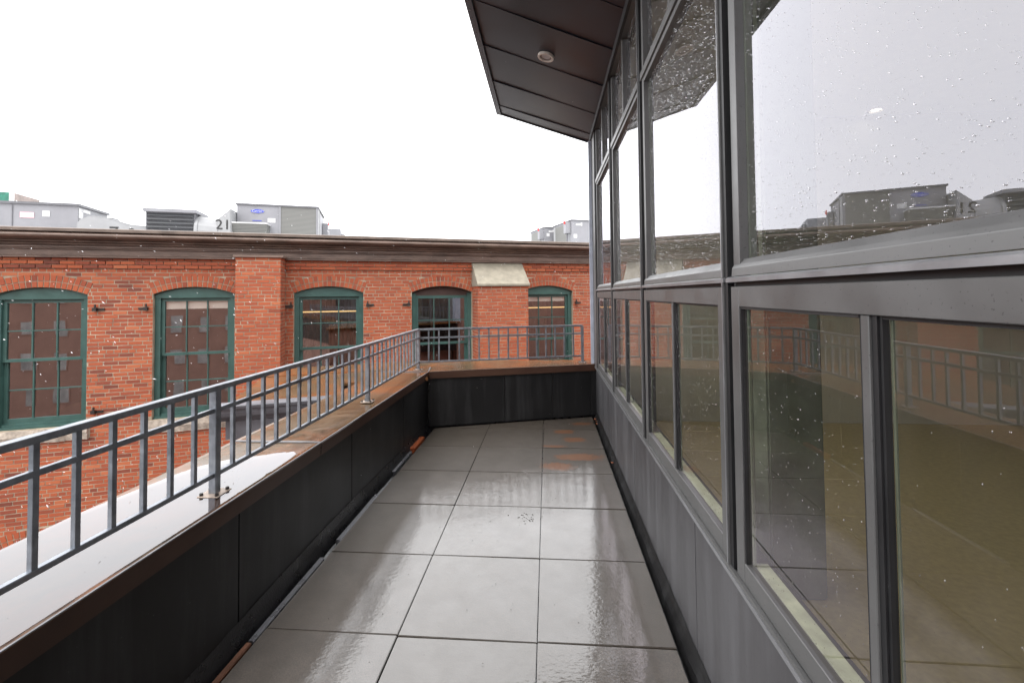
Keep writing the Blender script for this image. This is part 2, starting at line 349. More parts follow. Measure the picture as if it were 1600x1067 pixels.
# strip of black membrane turned up at both sides
random.seed(11)
for side, nm in ((-1, 'membrane_upturn'), (1, 'base_flashing')):
    m = MB(); ys = [-5+.09*i for i in range(96)]
    pts = []
    for y in ys:
        if side < 0: y_ = min(y, 3.0); pts.append([(-1.283, y_, .085+.012*math.sin(y*2.3)+random.uniform(-.003, .003)), (-1.274, y_, .04), (-1.250+random.uniform(-.005, .004), y_, -.03), (-1.2, y_, -.054)])
        else: y_ = min(y, 3.55); pts.append([(.637, y_, .058+random.uniform(-.004, .004)), (.630-random.uniform(0, .004), y_, .03), (.616-random.uniform(0, .007), y_, .004+random.uniform(-.006, .006)), (.603, y_, -.05)])
    for a, b in zip(pts, pts[1:]):
        for j in range(3): m.quad(a[j], a[j+1], b[j+1], b[j])
    m.build(nm, 'rubber' if side < 0 else 'cladding', floor, smooth=True)
# aluminium strips and wood blocks lying in the gap
for (y0, y1, x, lab) in ((-.08, .535, -1.224, 'long thin aluminium strip in the floor gap, nearest to the camera'), (.72, 1.345, -1.219, 'thin aluminium strip in the floor gap, second from the camera'), (1.78, 2.27, -1.243, 'short aluminium strip in the floor gap beside the orange wood block')):
    m = MB(); m.prism([(x-.012, -.03), (x+.008, -.03), (x+.008, -.001), (x+.003, .005), (x-.012, .005)], 'y', y0, y1)
    m.prism([(x-.016, -.054), (x-.011, -.054), (x-.011, .004), (x-.016, .004)], 'y', y0, y1)
    tag(m.build('metal_strip', 'strip'), lab, 'metal strip', 'strips in the gap beside the pavers')
def wood(x0, x1, y0, y1, z1, mat, lab):
    m = MB(); m.box(x0, x1, y0, y1, -.053, z1)
    tag(m.build('wood_block', mat, bevel=.004), lab, 'wood block', 'wood blocks in the gap')
wood(-1.279, -1.222, 2.30, 2.66, .022, 'wood', 'wet orange wood block wedged between pavers and black parapet')
wood(-1.245, -1.219, -.75, -.086, .004, 'wood_dark', 'brown wood strip at the bottom left edge of the pavers')
# leaf bits and grit
random.seed(5)
for i, (x, y, z, s) in enumerate(((.60, 3.42, .012, .016), (.607, 3.33, .014, .013), (.603, 3.25, .010, .012), (.606, 2.05, .012, .014))):
    m = MB(); n_ = 7
    ring = [(x+s*math.cos(a)*random.uniform(.6, 1), y+1.5*s*math.sin(a)*random.uniform(.6, 1), z+random.uniform(-.004, .006)) for a in [2*math.pi*j/n_ for j in range(n_)]]
    for j in range(n_): m.quad((x, y, z+.006), ring[j], ring[(j+1) % n_]); 
    for j in range(n_): m.quad((x, y, z-.004), ring[(j+1) % n_], ring[j])
    tag(m.build('dead_leaf', 'leaf'), ('scrap of orange dead leaf in the far corner by the dark parapet', 'second orange leaf scrap from the far corner, foot of the grey wall', 'third orange leaf scrap from the far corner, foot of the grey wall', 'lone orange leaf scrap midway along the foot of the grey wall')[i], 'leaf', 'leaf scraps along the grey wall')
def grit(name, cx, cy, rx, ry, n, lab, mat, s0, s1):
    m = MB()
    for i in range(n):
        x = cx+random.gauss(0, rx); y = cy+random.gauss(0, ry); s = random.uniform(s0, s1)
        m.tube((x, y, .0005), (x, y, s*.7), s, s*.5, n=5)
    tag(m.build(name, mat), lab, 'grit', kind='stuff')
grit('grit_patch', -.09, 1.06, .035, .03, 34, 'small patch of dark grit on a middle paver', 'dirt', .0015, .0055)
grit('scattered_grit', -.3, .6, .45, .7, 70, 'tiny dark specks scattered over the wet pavers', 'dirt', .0012, .003)

# ================================================================== TERRACE PARAPET
par = thing('terrace_parapet', (-1.5, .5, -.05), 'low black clad parapet with brown weathered metal coping around the terrace', 'parapet')
ZC = .625
OUT = -1.81
MB().box(-1.79, -1.31, -6, 3.22, -.3, .55).build('core', 'rubber', par)
# exterior wall of this building below the coping
m = MB(); m.box(-1.775, -1.70, -22, 3.4, -10, .549); m.build('outer_wall', 'brown_brick', par)
random.seed(3)
edges = [-5.68, -4.56, -3.44, -2.32, -1.20, -.08, 1.055, 2.175, 3.03]
for a, b in zip(edges, edges[1:]):
    m = MB(); m.box(-1.31, -1.285, a+.004, b-.004, .03, .556); o = m.build('cladding_panel', 'cladding', par, bevel=.0015)
    o.location.x += random.uniform(-.001, .001)
def fbox(m, s0, s1, d0, d1, z0, z1):     # box along the far parapet: s along, d behind its face
    P = [FP+FD*s+FN*d for s, d in ((s0, d0), (s1, d0), (s1, d1), (s0, d1))]
    m.prism([(q.x, q.y) for q in P], 'z', z0, z1); return m
fe = [.0, .865, 1.447, 1.925, 2.0]
for a, b in zip(fe, fe[1:]): fbox(MB(), a+.002, b-.002, .012, .035, .012, .556).build('cladding_panel', 'cladding', par, bevel=.0012)
fbox(MB(), -.25, 2.03, .04, .25, -.3, .55).build('core', 'rubber', par)
# coping: an L-shaped folded sheet in sections, slightly wavy
def coping_section(name, y0, y1, zoff=0):
    m = MB(); n_ = max(2, int((y1-y0)/.12)); rows = []
    for i in range(n_+1):
        y = y0+(y1-y0)*i/n_; wv = .0016*math.sin(y*3.1)+.0012*math.sin(y*7.7+1)
        rows.append([(-1.272, y, ZC-.074), (-1.270+wv, y, ZC-.002+zoff), (-1.274+wv, y, ZC+.003+zoff), (-1.30, y, ZC+zoff), (-1.54, y, ZC-.004+zoff), (-1.79, y, ZC+zoff), (OUT, y, ZC+.002+zoff), (OUT, y, ZC-.08)])
    for a, b in zip(rows, rows[1:]):
        for j in range(1, 7): m.quad(a[j], a[j+1], b[j+1], b[j])
    o = m.build(name, 'coping', par)
    m = MB()
    for a, b in zip(rows, rows[1:]):
        m.quad(a[0], a[1], b[1], b[0]); m.quad((a[0][0]-.03, a[0][1], a[0][2]), a[0], b[0], (b[0][0]-.03, b[0][1], b[0][2]))
    m.build('fascia', 'fascia', o)
    return o
coping_section('coping', -6, -.005+.605); coping_section('coping', .606, 3.018, -.001)
# thin pale standing lip along the inner top edge of the coping
MB().prism([(-1.2705, ZC+.001), (-1.2685, ZC+.001), (-1.2685, ZC+.005), (-1.2745, ZC+.0055), (-1.2745, ZC+.004)], 'y', -6, 3.015).build('edge_bead', 'frame_light', par)
# corner piece and far arm
c0 = FP+FN*-.006; far_in = [FP+FN*-.004, FP+FD*2.0+FN*-.004]; far_out = []
m = MB(); m.prism([(far_in[0].x, far_in[0].y), (far_in[1].x, far_in[1].y), (.64, 3.97), (-1.60, 3.83), (OUT, 3.80), (OUT, 3.020), (-1.27, 3.020)], 'z', ZC-.05, ZC+.0015)
m.build('coping', 'coping', par)
fo = fbox(MB(), .003, 2.0, -.008, .011, ZC-.076, ZC-.001).build('fascia', 'fascia', par)
fbox(MB(), .003, 2.0, -.010, -.002, ZC, ZC+.005).build('edge_bead', 'cornice', par)
# seams with a little slush in them
m = MB(); m.box(-1.80, -1.275, .592, .612, ZC-.003, ZC+.006); m.build('coping_seam', 'frame_light', par, bevel=.003)
m = MB(); m.box(-1.80, -1.30, 3.012, 3.026, ZC-.003, ZC+.006); m.build('coping_seam', 'frame_light', par, bevel=.003)
m = MB(); m.beam((-1.275, 3.03, ZC+.004), (-1.335, 3.33, ZC+.004), .012, .006); m.build('coping_seam', 'frame_light', par)

# rain puddle standing on the coping
random.seed(21)
def blob(name, pts, z, lab):
    m = MB(); m.quad(*[(x, y, z) for x, y in pts]); o = m.build(name, 'water'); tag(o, lab, 'puddle', kind='structure'); return o
inner = []
y = -6.0
while y < .36:
    x = -1.2768+.0012*math.sin(y*5)-(.008 if random.random() < .10 else 0)-random.uniform(0, .0015)
    if y > -.25: x -= max(0, (y+.25))*.03
    if -.80 < y < -.62: x -= .013*math.sin((y+.80)/.18*math.pi)
    inner.append((x, y)); y += .035
tip = [(-1.305, .40), (-1.34, .435), (-1.37, .415), (-1.40, .43), (-1.46, .375), (-1.52, .35), (-1.56, .30), (-1.60, .315), (-1.66, .25), (-1.70, .20), (-1.735, .10), (-1.75, .0), (-1.775, -.12)]
outer = [(-1.803, y_) for y_ in (-.3, -1, -2, -3, -4, -6)]
blob('water_puddle', inner+tip+outer, ZC+.0065, 'bright sheet of rainwater reflecting the sky on the brown coping')

# ================================================================== RAILING
rl = thing('railing', (-1.39, 1.5, ZC), 'galvanised steel railing with square balusters standing on the brown coping', 'railing')
RX = -1.392; CORN = Vector((-1.425, 3.14, 0)); FE = Vector((.487, 3.71, 0)); RD = (FE-CORN).normalized()
def rail_x(y): return RX + (CORN.x-RX)*max(0, min(1, (y-1.6)/(3.14-1.6)))
ZT, ZM, ZB = 1.086, .989, .712
def bars(name, z, w_, h_):
    m = MB(); m.beam((RX, -5, z), (RX, 1.6, z), w_, h_); m.beam((RX, 1.6, z), (CORN.x, CORN.y, z), w_, h_); m.beam((CORN.x, CORN.y, z+.0004), (FE.x, FE.y, z+.0004), w_, h_)
    return m.build(name, 'zinc', rl, bevel=.002)
bars('top_rail', ZT, .036, .022); bars('middle_rail', ZM, .019, .019); bars('bottom_rail', ZB, .021, .019)
bal = MB().box(-.0085, .0085, -.0085, .0085, ZB+.008, ZT-.009).mesh('baluster', 'zinc', bevel=.0012)
def put(me, x, y, rz=0, name='baluster'):
    o = link(name, me, rl); o.location = Vector((x, y, 0))-ROOT_OFF[rl.name]; o.rotation_euler = (0, 0, rz); return o
PY = [-4.97, -3.35, -1.72, -.09, 1.59]
for a, b in zip(PY, PY[1:]+[3.14]):
    n_ = round((b-a)/.1145)
    for i in range(1, n_): y = a+(b-a)*i/n_; put(bal, rail_x(y), y, random.uniform(-.02, .02))
for i in range(1, 17): q = CORN+RD*((FE-CORN).length*i/17); put(bal, q.x, q.y, math.atan2(RD.y, RD.x))
post = MB().box(-.0165, .0165, -.0165, .0165, ZC+.006, ZT-.008).mesh('post', 'zinc', bevel=.002)
plate = MB().box(-.046, .046, -.046, .046, ZC+.0035, ZC+.010).mesh('base_plate', 'galv_plate', bevel=.0015)
bolt = MB().tube((0, 0, ZC+.010), (0, 0, ZC+.020), .008, .007, n=6).mesh('bolt', 'iron')
for x, y, rz in [(rail_x(y), y, .12) for y in PY]+[(CORN.x, CORN.y, .1), (FE.x, FE.y, FA)]:
    p_ = put(post, x, y, rz*.3, 'post'); pl = link('base_plate', plate, p_)
    for sx in (-1, 1):
        for sy in (-1, 1): b_ = link('bolt', bolt, p_); b_.location = (sx*.034, sy*.034, 0)

# ================================================================== LOW METAL ROOF beyond the coping, with gutter
A0 = Vector((-7.759, 5.339, 0)); WA = R(21.99)
UD = Vector((math.cos(WA), math.sin(WA), 0)); WN = Vector((math.sin(WA), -math.cos(WA), 0))     # along the brick wall, outwards from it
lr = thing('low_roof', (A0.x, A0.y, 0), 'low flat brown metal roof with grey gutter between parapet and brick building', 'roof', rotz=WA, local=True)
RZ = .585
def L(u, wv): q = A0+UD*u+WN*wv; return q
m = MB(); 
for i, (a, b, wv) in enumerate(((3.38, 4.25, 5.30), (4.252, 5.12, 4.72))):
    MB().box(a, b, -wv, -3.42, RZ-.03, RZ+(.001*i)).build('roof_sheet', 'coping', lr)
MB().box(3.45, 4.2, -5.22, -3.5, -10, RZ-.031).box(4.2, 4.85, -4.6, -3.5, -10, RZ-.031).build('wall', 'brown_brick', lr)
m = MB(); m.box(3.38, 4.9, -4.06, -4.03, RZ, RZ+.008); m.build('standing_seam', 'coping', lr, bevel=.002)
prof = [(-5.30, RZ+.004), (-5.425, RZ+.004), (-5.43, RZ-.006), (-5.425, RZ-.03), (-5.405, RZ-.036), (-5.405, RZ-.065), (-5.395, RZ-.095), (-5.37, RZ-.12), (-5.345, RZ-.13), (-5.34, RZ-.145), (-5.31, RZ-.15), (-5.30, RZ-.15)]
m = MB(); m.prism(prof, 'x', 3.30, 4.75); m.build('gutter', 'gutter', lr, bevel=0)
m = MB(); m.box(3.36, 4.6, -5.33, -5.24, RZ-.30, RZ-.151); m.prism([(-5.33, RZ-.20), (-5.30, RZ-.36), (-5.24, RZ-.36), (-5.24, RZ-.20)], 'x', 3.42, 4.5); m.build('eave_board', 'gutter', lr)

# ================================================================== BRICK BUILDING
bb = thing('brick_building', (A0.x, A0.y, 0), 'long red brick mill building with green arched windows and brown cornice', 'building', rotz=WA, local=True)
CU, CW = 4.513, 9.704                                   # camera in wall coordinates
WIN = [(-1.445, -.155), (.80, 2.09), (3.105, 4.395), (5.365, 6.655), (7.785, 9.075)]
HALF = .645; RISE = .13; RAD = (HALF**2+RISE**2)/(2*RISE); RING = .215
ROWS = [(1.545, -.70), (-2.70, -5.0)]                   # spring height and bottom of opening
PIER = (2.22, 2.957, .50); BUT = (6.665, 7.78, .53)
Z0, Z1 = -5.0, 2.20; U0, U1 = -3.4, 10.6
def arch_z(u, uc, spring, r_extra=0):
    cz = spring+RISE-RAD; d = (RAD+r_extra)**2-(u-uc)**2
    return cz+math.sqrt(d) if d > 0 else -99
ARCH_A = math.asin(HALF/RAD)
def blocked(z0, z1):
    """intervals of u that the course between z0 and z1 must leave free"""
    out = []
    for (a, b) in WIN:
        uc = (a+b)/2
        for spring, bot in ROWS:
            if z1 < bot or z0 > spring+RISE+RING: continue
            if z0 < spring: out.append((a, b))
            # ring and opening above the spring line: half width where the extrados passes this course
            zt = (z0+z1)/2
            cz = spring+RISE-RAD
            if zt > spring-.03:
                d = (RAD+RING+.006)**2-(zt-cz)**2
                if d > 0:
                    h = math.sqrt(d); hmax = (zt-cz)*math.tan(ARCH_A)+.006
                    h = min(h, hmax) if zt < cz+(RAD+RING)*math.cos(ARCH_A) else h
                    if h > 0: out.append((uc-h, uc+h))
    return out
def wall_backing():
    m = MB(); y = .004
    zs = [-4.99, -3.0, Z1+.4]
    cuts = sorted({U0-.2, U1+.2, *[a for w_ in WIN for a in w_]})
    for a, b in zip(cuts, cuts[1:]):
        w_ = next((q for q in WIN if abs(q[0]-a) < 1e-6), None)
        if w_ is None or abs(w_[1]-b) > 1e-6: m.quad((a, y, -5), (b, y, -5), (b, y, Z1+.4), (a, y, Z1+.4)); continue
        uc = (a+b)/2; n_ = 16; us = [a+(b-a)*i/n_ for i in range(n_+1)]
        for (sp, bot), top in zip(ROWS, (Z1+.4, ROWS[0][1])):
            for p, q in zip(us, us[1:]):
                m.quad((p, y, arch_z(p, uc, sp)), (q, y, arch_z(q, uc, sp)), (q, y, top), (p, y, top))
                m.quad((p, y, arch_z(p, uc, sp)), (q, y, arch_z(q, uc, sp)), (q, .30, arch_z(q, uc, sp)), (p, .30, arch_z(p, uc, sp)))
            m.quad((a, y, bot), (a, .30, bot), (a, .30, sp), (a, y, sp)); m.quad((b, y, bot), (b, .30, bot), (b, .30, sp), (b, y, sp))
            m.quad((a, y, bot), (b, y, bot), (b, .30, bot), (a, .30, bot))
    for (a, b, d) in (PIER, BUT):
        zt = Z1+.0 if d == PIER[2] else 1.66
        m.box(a+.005, b-.005, -d+.005, .0, -5, zt, skip='k')
    m.build('mortar_wall', 'mortar', bb, fix=False)
wall_backing()
LEN, HGT, CRS = .201, .0535, .0677
random.seed(42)
cands = []; field = MB()
def emit(u0, u1, z0, face, tnt, full, axis='u', base=0.0):
    """one brick: face = y of its front"""
    z1 = z0+HGT
    if axis == 'u': field_item = ('u', u0, u1, face, z0, z1, tnt)
    else: field_item = ('s', u0, u1, face, z0, z1, tnt)
    cands.append((field_item, full))
def lay(u_a, u_b, ci, zc, face, skip=()):
    off = (0 if ci % 2 else -.1075)+random.uniform(-.03, .03); u = u_a+off-.2; header = (ci % 7 == 3)
    step = LEN+.014 if not header else .1085
    blk = sorted(skip)
    free = [(u_a, u_b)]
    for (p, q) in blk:
        nf = []
        for (a, b) in free:
            if q <= a or p >= b: nf.append((a, b)); continue
            if p > a: nf.append((a, p))
            if q < b: nf.append((q, b))
        free = nf
    for (a, b) in free:
        u = math.floor((a-(-50+off))/step)*step-50+off
        while u < b:
            p = max(u, a+.004); q = min(u+step-.014, b-.004)
            if q-p > .010:
                full = (abs((q-p)-LEN) < .002)
                j = random.uniform(-.0025, .0025)
                emit(p+j*.5, q+j*.5, zc+random.uniform(-.002, .002), face+random.uniform(-.003, .002), min(1, max(0, random.gauss(.58, .16))), full)
            u += step
nc = int((Z1-Z0)/CRS)
for ci in range(nc+1):
    zc = Z1-.004-(ci+1)*CRS+.0142
    if zc < Z0: break
    proud = -.022 if ci in (1,) else (-.034 if ci == 2 else (-.018 if ci == 0 else 0))
    sk = blocked(zc, zc+HGT)+[(PIER[0], PIER[1])]
    if zc < 1.95: sk.append((BUT[0], BUT[1]))
    if zc < -.70 and zc > -.95: sk += [(a-.06, b+.06) for a, b in WIN]
    lay(U0, U1, ci, zc, proud, sk)
    for k_, (a, b, d) in enumerate((PIER, BUT)):
        if k_ == 1 and zc+HGT > 1.66: continue
        lay(a, b, ci+k_, zc, -d)
        # returns
        n_ = 3 if ci % 2 else 2
        y = -d+.014 if ci % 2 == 0 else -d+.012
        while y < -.02:
            ln = LEN if (ci % 2 == 0) else .095
            y2 = min(y+ln, -.004)
            for side in (a, b): cands.append((('s', side, y, y2, zc, zc+HGT, min(1, max(0, random.gauss(.42, .22))), 1 if side == b else -1), False))
            y = y2+.012
            if y2 > -.03: break
# the 300 whole bricks that show largest become objects of their own
def cam_px(P):
    d = P-CAM; z = d.dot(_f2); return 800+F_PX*d.dot(_r3)/z, CY_PX-F_PX*d.dot(_u3)/z, z
scored = []
for i, (it, full) in enumerate(cands):
    if not full or it[0] != 'u': continue
    _, u0, u1, face, z0, z1, tn = it
    P = A0+UD*((u0+u1)/2)-WN*face+Vector((0, 0, (z0+z1)/2)); x, y, z = cam_px(P)
    if x < 6 or x > 900 or y > 845-.4636*x or y < 380: continue
    rail_y = 697-.287*x
    scored.append((z, i))
scored.sort(); chosen = {i for _, i in scored[:300]}
one = MB().box(-LEN/2, LEN/2, 0, .05, 0, HGT, skip='k').mesh('brick', 'brick_one', bevel=0)
for i, (it, full) in enumerate(cands):
    if it[0] == 's':
        _, side, y0, y1, z0, z1, tn, sg = it
        if sg > 0: field.box(side-.02, side+random.uniform(-.003, .003), y0, y1, z0, z1, t=tn, skip='l')
        else: field.box(side+random.uniform(-.003, .003), side+.02, y0, y1, z0, z1, t=tn, skip='r')
        continue
    _, u0, u1, face, z0, z1, tn = it
    if i in chosen:
        o = link('brick', one, bb); o.location = ((u0+u1)/2, face, z0); o.rotation_euler = (random.uniform(-.02, .02), random.uniform(-.006, .006), random.uniform(-.01, .01))
    else: field.box(u0, u1, face, face+.05, z0, z1, t=tn, skip='k')
# arches: two rings of headers
for (a, b) in WIN:
    uc = (a+b)/2
    for sp, bot in ROWS:
        cz = sp+RISE-RAD
        for ring, (r0, r1) in enumerate(((RAD+.004, RAD+.099), (RAD+.114, RAD+RING-.003))):
            n_ = 17; tot = 2*ARCH_A
            for j in range(n_):
                sh = 0 if ring == 0 else .0
                t0 = -ARCH_A+tot*(j+sh)/n_+.0046; t1 = -ARCH_A+tot*(j+1+sh)/n_-.0046
                P = [(uc+r*math.sin(t_), cz+r*math.cos(t_)) for r, t_ in ((r0, t0), (r0, t1), (r1, t1), (r1, t0))]
                f = -.005+random.uniform(-.003, .002); field.prism([(q[0], q[1]) for q in P], 'y', f, f+.05, t=min(1, max(0, random.gauss(.55, .2))))
fo = field.build('brick_courses', 'brick', bb, tint=True, fix=True); fo['kind'] = 'stuff'
# plain stretches of the building beyond the courses in view
m = MB(); m.box(-16, U0-.001, 0, .3, -10, 2.6); m.box(U1+.001, 24, 0, .3, -10, 2.6); m.box(U0-.001, U1+.001, .004, .3, -10, -5.0); m.box(-16, 24, 15, 15.3, -10, 2.6); m.box(-16, -15.7, .3, 15, -10, 2.6); m.box(23.7, 24, .3, 15, -10, 2.6)
m.build('side_wall', 'brick_far', bb)
MB().box(-16, 24, .1, 15.2, 2.40, 2.46).build('roof', 'membrane', bb)
# cornice
prof = [(0.02, 2.185), (-.085, 2.185), (-.085, 2.198), (-.072, 2.203), (-.072, 2.214), (-.085, 2.219), (-.085, 2.232), (-.062, 2.238), (-.062, 2.320), (-.10, 2.326), (-.10, 2.344), (-.135, 2.350), (-.135, 2.372), (-.125, 2.378), (-.125, 2.390), (-.175, 2.398), (-.185, 2.418), (-.175, 2.428), (-.225, 2.436), (-.232, 2.458), (-.222, 2.466), (-.27, 2.474), (-.30, 2.480)]
gut = [(-.30+.02, 2.50)]+[(-.335-.075*math.sin(t_), 2.535-.048*math.cos(t_)) for t_ in [math.pi*i/8 for i in range(0, 8)]]+[(-.33, 2.588), (-.28, 2.588)]
secs = [-16, -6.5, -2.9, 3.08, 7.2, 24]
for i, (a, b) in enumerate(zip(secs, secs[1:])):
    dz = random.uniform(-.003, .003)
    m = MB(); m.prism([(y, z+dz) for y, z in prof]+[(-.30, 2.51), (.02, 2.51)], 'x', a+.001, b-.001); c_ = m.build('cornice', 'cornice', bb)
    m = MB(); m.prism([(y, z+dz) for y, z in gut], 'x', a+.001, b-.001); m.build('gutter_roll', 'cornice', c_, smooth=False)
    m = MB(); m.prism([(.02, 2.585), (-.36, 2.590), (-.42, 2.594), (-.425, 2.640), (-.40, 2.652), (.02, 2.652)], 'x', a+.001, b-.001); m.build('drip_edge', 'cornice_top', c_)
m = MB(); m.prism([(.01, 2.198), (-.535, 2.198), (-.535, 2.225), (-.52, 2.232), (-.06, 2.245), (.01, 2.245)], 'x', PIER[0]-.03, PIER[1]+.04); m.build('pier_frieze', 'cornice', bb)
# sloping cap stone on the buttress
m = MB(); m.prism([(.0, 1.655), (-.57, 1.655), (-.575, 1.70), (-.03, 2.185), (.0, 2.185)], 'x', BUT[0]-.012, BUT[1]+.03); m.build('cap_stone', 'capstone', bb, bevel=.008)
# windows
def ring_poly(uc, a, b, sp, zb):
    n_ = 16; us = [a+(b-a)*i/n_ for i in range(n_+1)]
    return us
def make_window(idx, a, b, sp, bot, full=True):
    uc = (a+b)/2; m = MB(); fw = .085; y0, y1 = .075, .20
    a += .003; b -= .003; zh = sp-.072                      # underside of the arched head panel
    us = [a+(b-a)*i/16 for i in range(17)]
    m.box(a, a+fw, y0, y1, bot, sp-.02); m.box(b-fw, b, y0, y1, bot, sp-.02)
    m.box(a+fw, b-fw, y0+.03, y1, bot, bot+.075); m.box(a, b, y0-.03, y0+.028, bot, bot+.035)
    if idx != 3:
        for p, q in zip(us, us[1:]):
            zp = max(sp-.02, arch_z(p, uc, sp)-.006); zq = max(sp-.02, arch_z(q, uc, sp)-.006)
            m.quad((p, y0-.012, zh), (q, y0-.012, zh), (q, y0-.012, zq), (p, y0-.012, zp)); m.quad((p, y0-.012, zh), (q, y0-.012, zh), (q, y1, zh), (p, y1, zh))
    fr = m.build('window', 'green', bb, bevel=0)
    if idx == 3:
        m = MB()
        for p, q in zip(us, us[1:]):
            zp = max(sp-.02, arch_z(p, uc, sp)-.006); zq = max(sp-.02, arch_z(q, uc, sp)-.006)
            m.quad((p, .13, zh), (q, .13, zh), (q, .13, zq), (p, .13, zp)); m.quad((p, .13, zh), (q, .13, zh), (q, y1, zh), (p, y1, zh))
        m.build('arch_panel', 'brown_wood', fr); fr['label'] = 'green window with a bare brown arched head'
    ia, ib = a+fw, b-fw; zmid = .445 if full else bot+1.2; zt = zh; zb = bot+.075
    st, mu = .055, .020
    def sash(z0, z1, yc, name, top, botr):
        m = MB(); m.box(ia+.002, ia+st, yc, yc+.045, z0, z1); m.box(ib-st, ib-.002, yc, yc+.045, z0, z1)
        m.box(ia+st, ib-st, yc+.001, yc+.044, z1-top, z1); m.box(ia+st, ib-st, yc+.001, yc+.044, z0, z0+botr)
        ga, gb, g0, g1 = ia+st, ib-st, z0+botr, z1-top
        for i in (1, 2): u = ga+(gb-ga)*i/3; m.box(u-mu/2, u+mu/2, yc+.006, yc+.04, g0, g1)
        zc_ = (g0+g1)/2
        for i in range(3):
            u = ga+(gb-ga)*i/3; u2 = ga+(gb-ga)*(i+1)/3; m.box(u+(mu/2 if i else 0), u2-(mu/2 if i < 2 else 0), yc+.007, yc+.039, zc_-mu/2, zc_+mu/2)
        m.build(name, 'green', fr)
        for i in range(3):
            for j in range(2):
                u = ga+(gb-ga)*i/3; u2 = ga+(gb-ga)*(i+1)/3; p, q = (g0, zc_) if j == 0 else (zc_, g1)
                pm = MB(); pm.quad((u, yc+.024, p), (u2, yc+.024, p), (u2, yc+.024, q), (u, yc+.024, q)); o = pm.build('pane', 'old_glass', fr, fix=False)
                c_ = Vector(((u+u2)/2, yc+.024, (p+q)/2)); me = o.data; me.transform(Matrix.Translation(-c_)); o.location = c_; o.rotation_euler = (random.uniform(-.002, .002), 0, random.uniform(-.002, .002))
    sash(zmid-.025, zt, .115, 'upper_sash', .06, .05); sash(zb, zmid+.025, .161, 'lower_sash', .05, .085)
    # rough granite sill
    m = MB(); nn = 14; pts = []
    for i in range(nn+1):
        u = a-.05+(b-a+.10)*i/nn; pts.append([(u, .14, bot-.004), (u, -.035+random.uniform(-.02, .012), bot-.004-random.uniform(0, .012)), (u, -.05+random.uniform(-.025, .015), bot-.11), (u, -.03+random.uniform(-.02, .01), bot-.232+random.uniform(-.008, .008)), (u, .01, bot-.235)])
    for p, q in zip(pts, pts[1:]):
        for j in range(4): m.quad(p[j], q[j], q[j+1], p[j+1])
    for e_ in (pts[0], pts[-1]): m.quad(*e_)
    m.build('sill', 'stone', fr)
    return fr
frs = []
for i, (a, b) in enumerate(WIN):
    frs.append(make_window(i, a, b, *ROWS[0])); make_window(9, a, b, *ROWS[1], full=False)
for i, h_ in ((1, .145), (4, .10)):
    a, b = WIN[i]; MB().box(a+.145, b-.145, .166, .170, 1.415-h_, 1.43).build('blind', 'blind', frs[i])
# dim rooms behind the windows
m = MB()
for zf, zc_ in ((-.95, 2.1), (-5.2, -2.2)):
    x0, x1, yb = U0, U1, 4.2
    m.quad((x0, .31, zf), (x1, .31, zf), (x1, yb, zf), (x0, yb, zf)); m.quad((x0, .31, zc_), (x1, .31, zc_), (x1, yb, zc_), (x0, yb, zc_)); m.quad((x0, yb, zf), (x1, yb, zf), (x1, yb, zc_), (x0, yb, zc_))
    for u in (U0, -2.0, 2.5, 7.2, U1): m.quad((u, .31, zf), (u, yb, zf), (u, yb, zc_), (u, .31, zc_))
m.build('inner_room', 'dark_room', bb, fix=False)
m = MB()
for u in (5.5, 6.02, 8.35): m.box(u-.05, u+.05, 1.6, 1.7, -.95, 2.1)
m.build('inner_post', 'taupe', bb)
for (u0, u1) in ((3.0, 4.6), (7.9, 9.4)):
    m = MB(); rows = [(u0+(u1-u0)*i/80, 2.5+.05*math.sin(i*1.3)+.02*math.sin(i*.7)) for i in range(81)]
    for p, q in zip(rows, rows[1:]): m.quad((p[0], p[1], -.2), (q[0], q[1], -.2), (q[0], q[1], 1.9), (p[0], p[1], 1.9))
    m.build('inner_curtain', 'curtain', bb, fix=False)
# iron shutter hooks
for (u, z) in ((.02, 1.29), (.02, -.48), (.66, 1.29), (3.01, 1.29), (4.53, 1.29), (5.25, 1.29), (9.20, 1.27), (6.73, 1.29)):
    s = 1 if u in (.02, 4.53, 9.20) else -1
    if u == 6.73: continue
    m = MB(); m.box(u-.075, u+.075, -.02, -.004, z-.018, z+.018); m.box(u-s*.05-.03, u-s*.05+.03, -.075, -.02, z-.03, z+.03); m.box(u-s*.05-.012, u-s*.05+.012, -.055, -.03, z+.03, z+.085)
    m.build('shutter_hook', 'iron', bb, bevel=.003)
def strip_light(u0, u1, y, z, lab):
    t_ = thing('strip_light', tuple(A0+UD*((u0+u1)/2)-WN*y+Vector((0, 0, z))), lab, 'light', 'strip lights inside the brick building', rotz=WA, local=True)
    h = (u1-u0)/2; MB().box(-h, h, -.05, .05, .03, .07).build('housing', 'taupe', t_); MB().box(-h+.02, h-.02, -.045, .045, 0, .029).build('tube', 'lamp_warm', t_)
    MB().box(-h*.6, -h*.6+.01, -.005, .005, .07, 2.1-z).build('hanger', 'iron', t_); MB().box(h*.6, h*.6+.01, -.005, .005, .07, 2.1-z).build('hanger', 'iron', t_)
strip_light(2.75, 4.55, 1.9, 1.10, 'warm lit strip light inside the green window right of the brick pier')
strip_light(8.2, 10.1, 1.9, 1.10, 'warm lit strip light inside the window right of the stone-capped buttress')

# ================================================================== ROOFTOP EQUIPMENT
def roof_thing(name, u, y, lab, cat, group=None): return thing(name, tuple(A0+UD*u-WN*y+Vector((0, 0, 2.46))), lab, cat, group, rotz=WA, local=True)
ZR = 2.46
GRP = 'air handling units on the brick roof'
def rebox(o, u, y): o.data.transform(Matrix.Translation((-u, -y, -ZR)))
def rb(m, name, mat, t_, u, y, **kw): o = m.build(name, mat, t_, **kw); rebox(o, u, y); return o
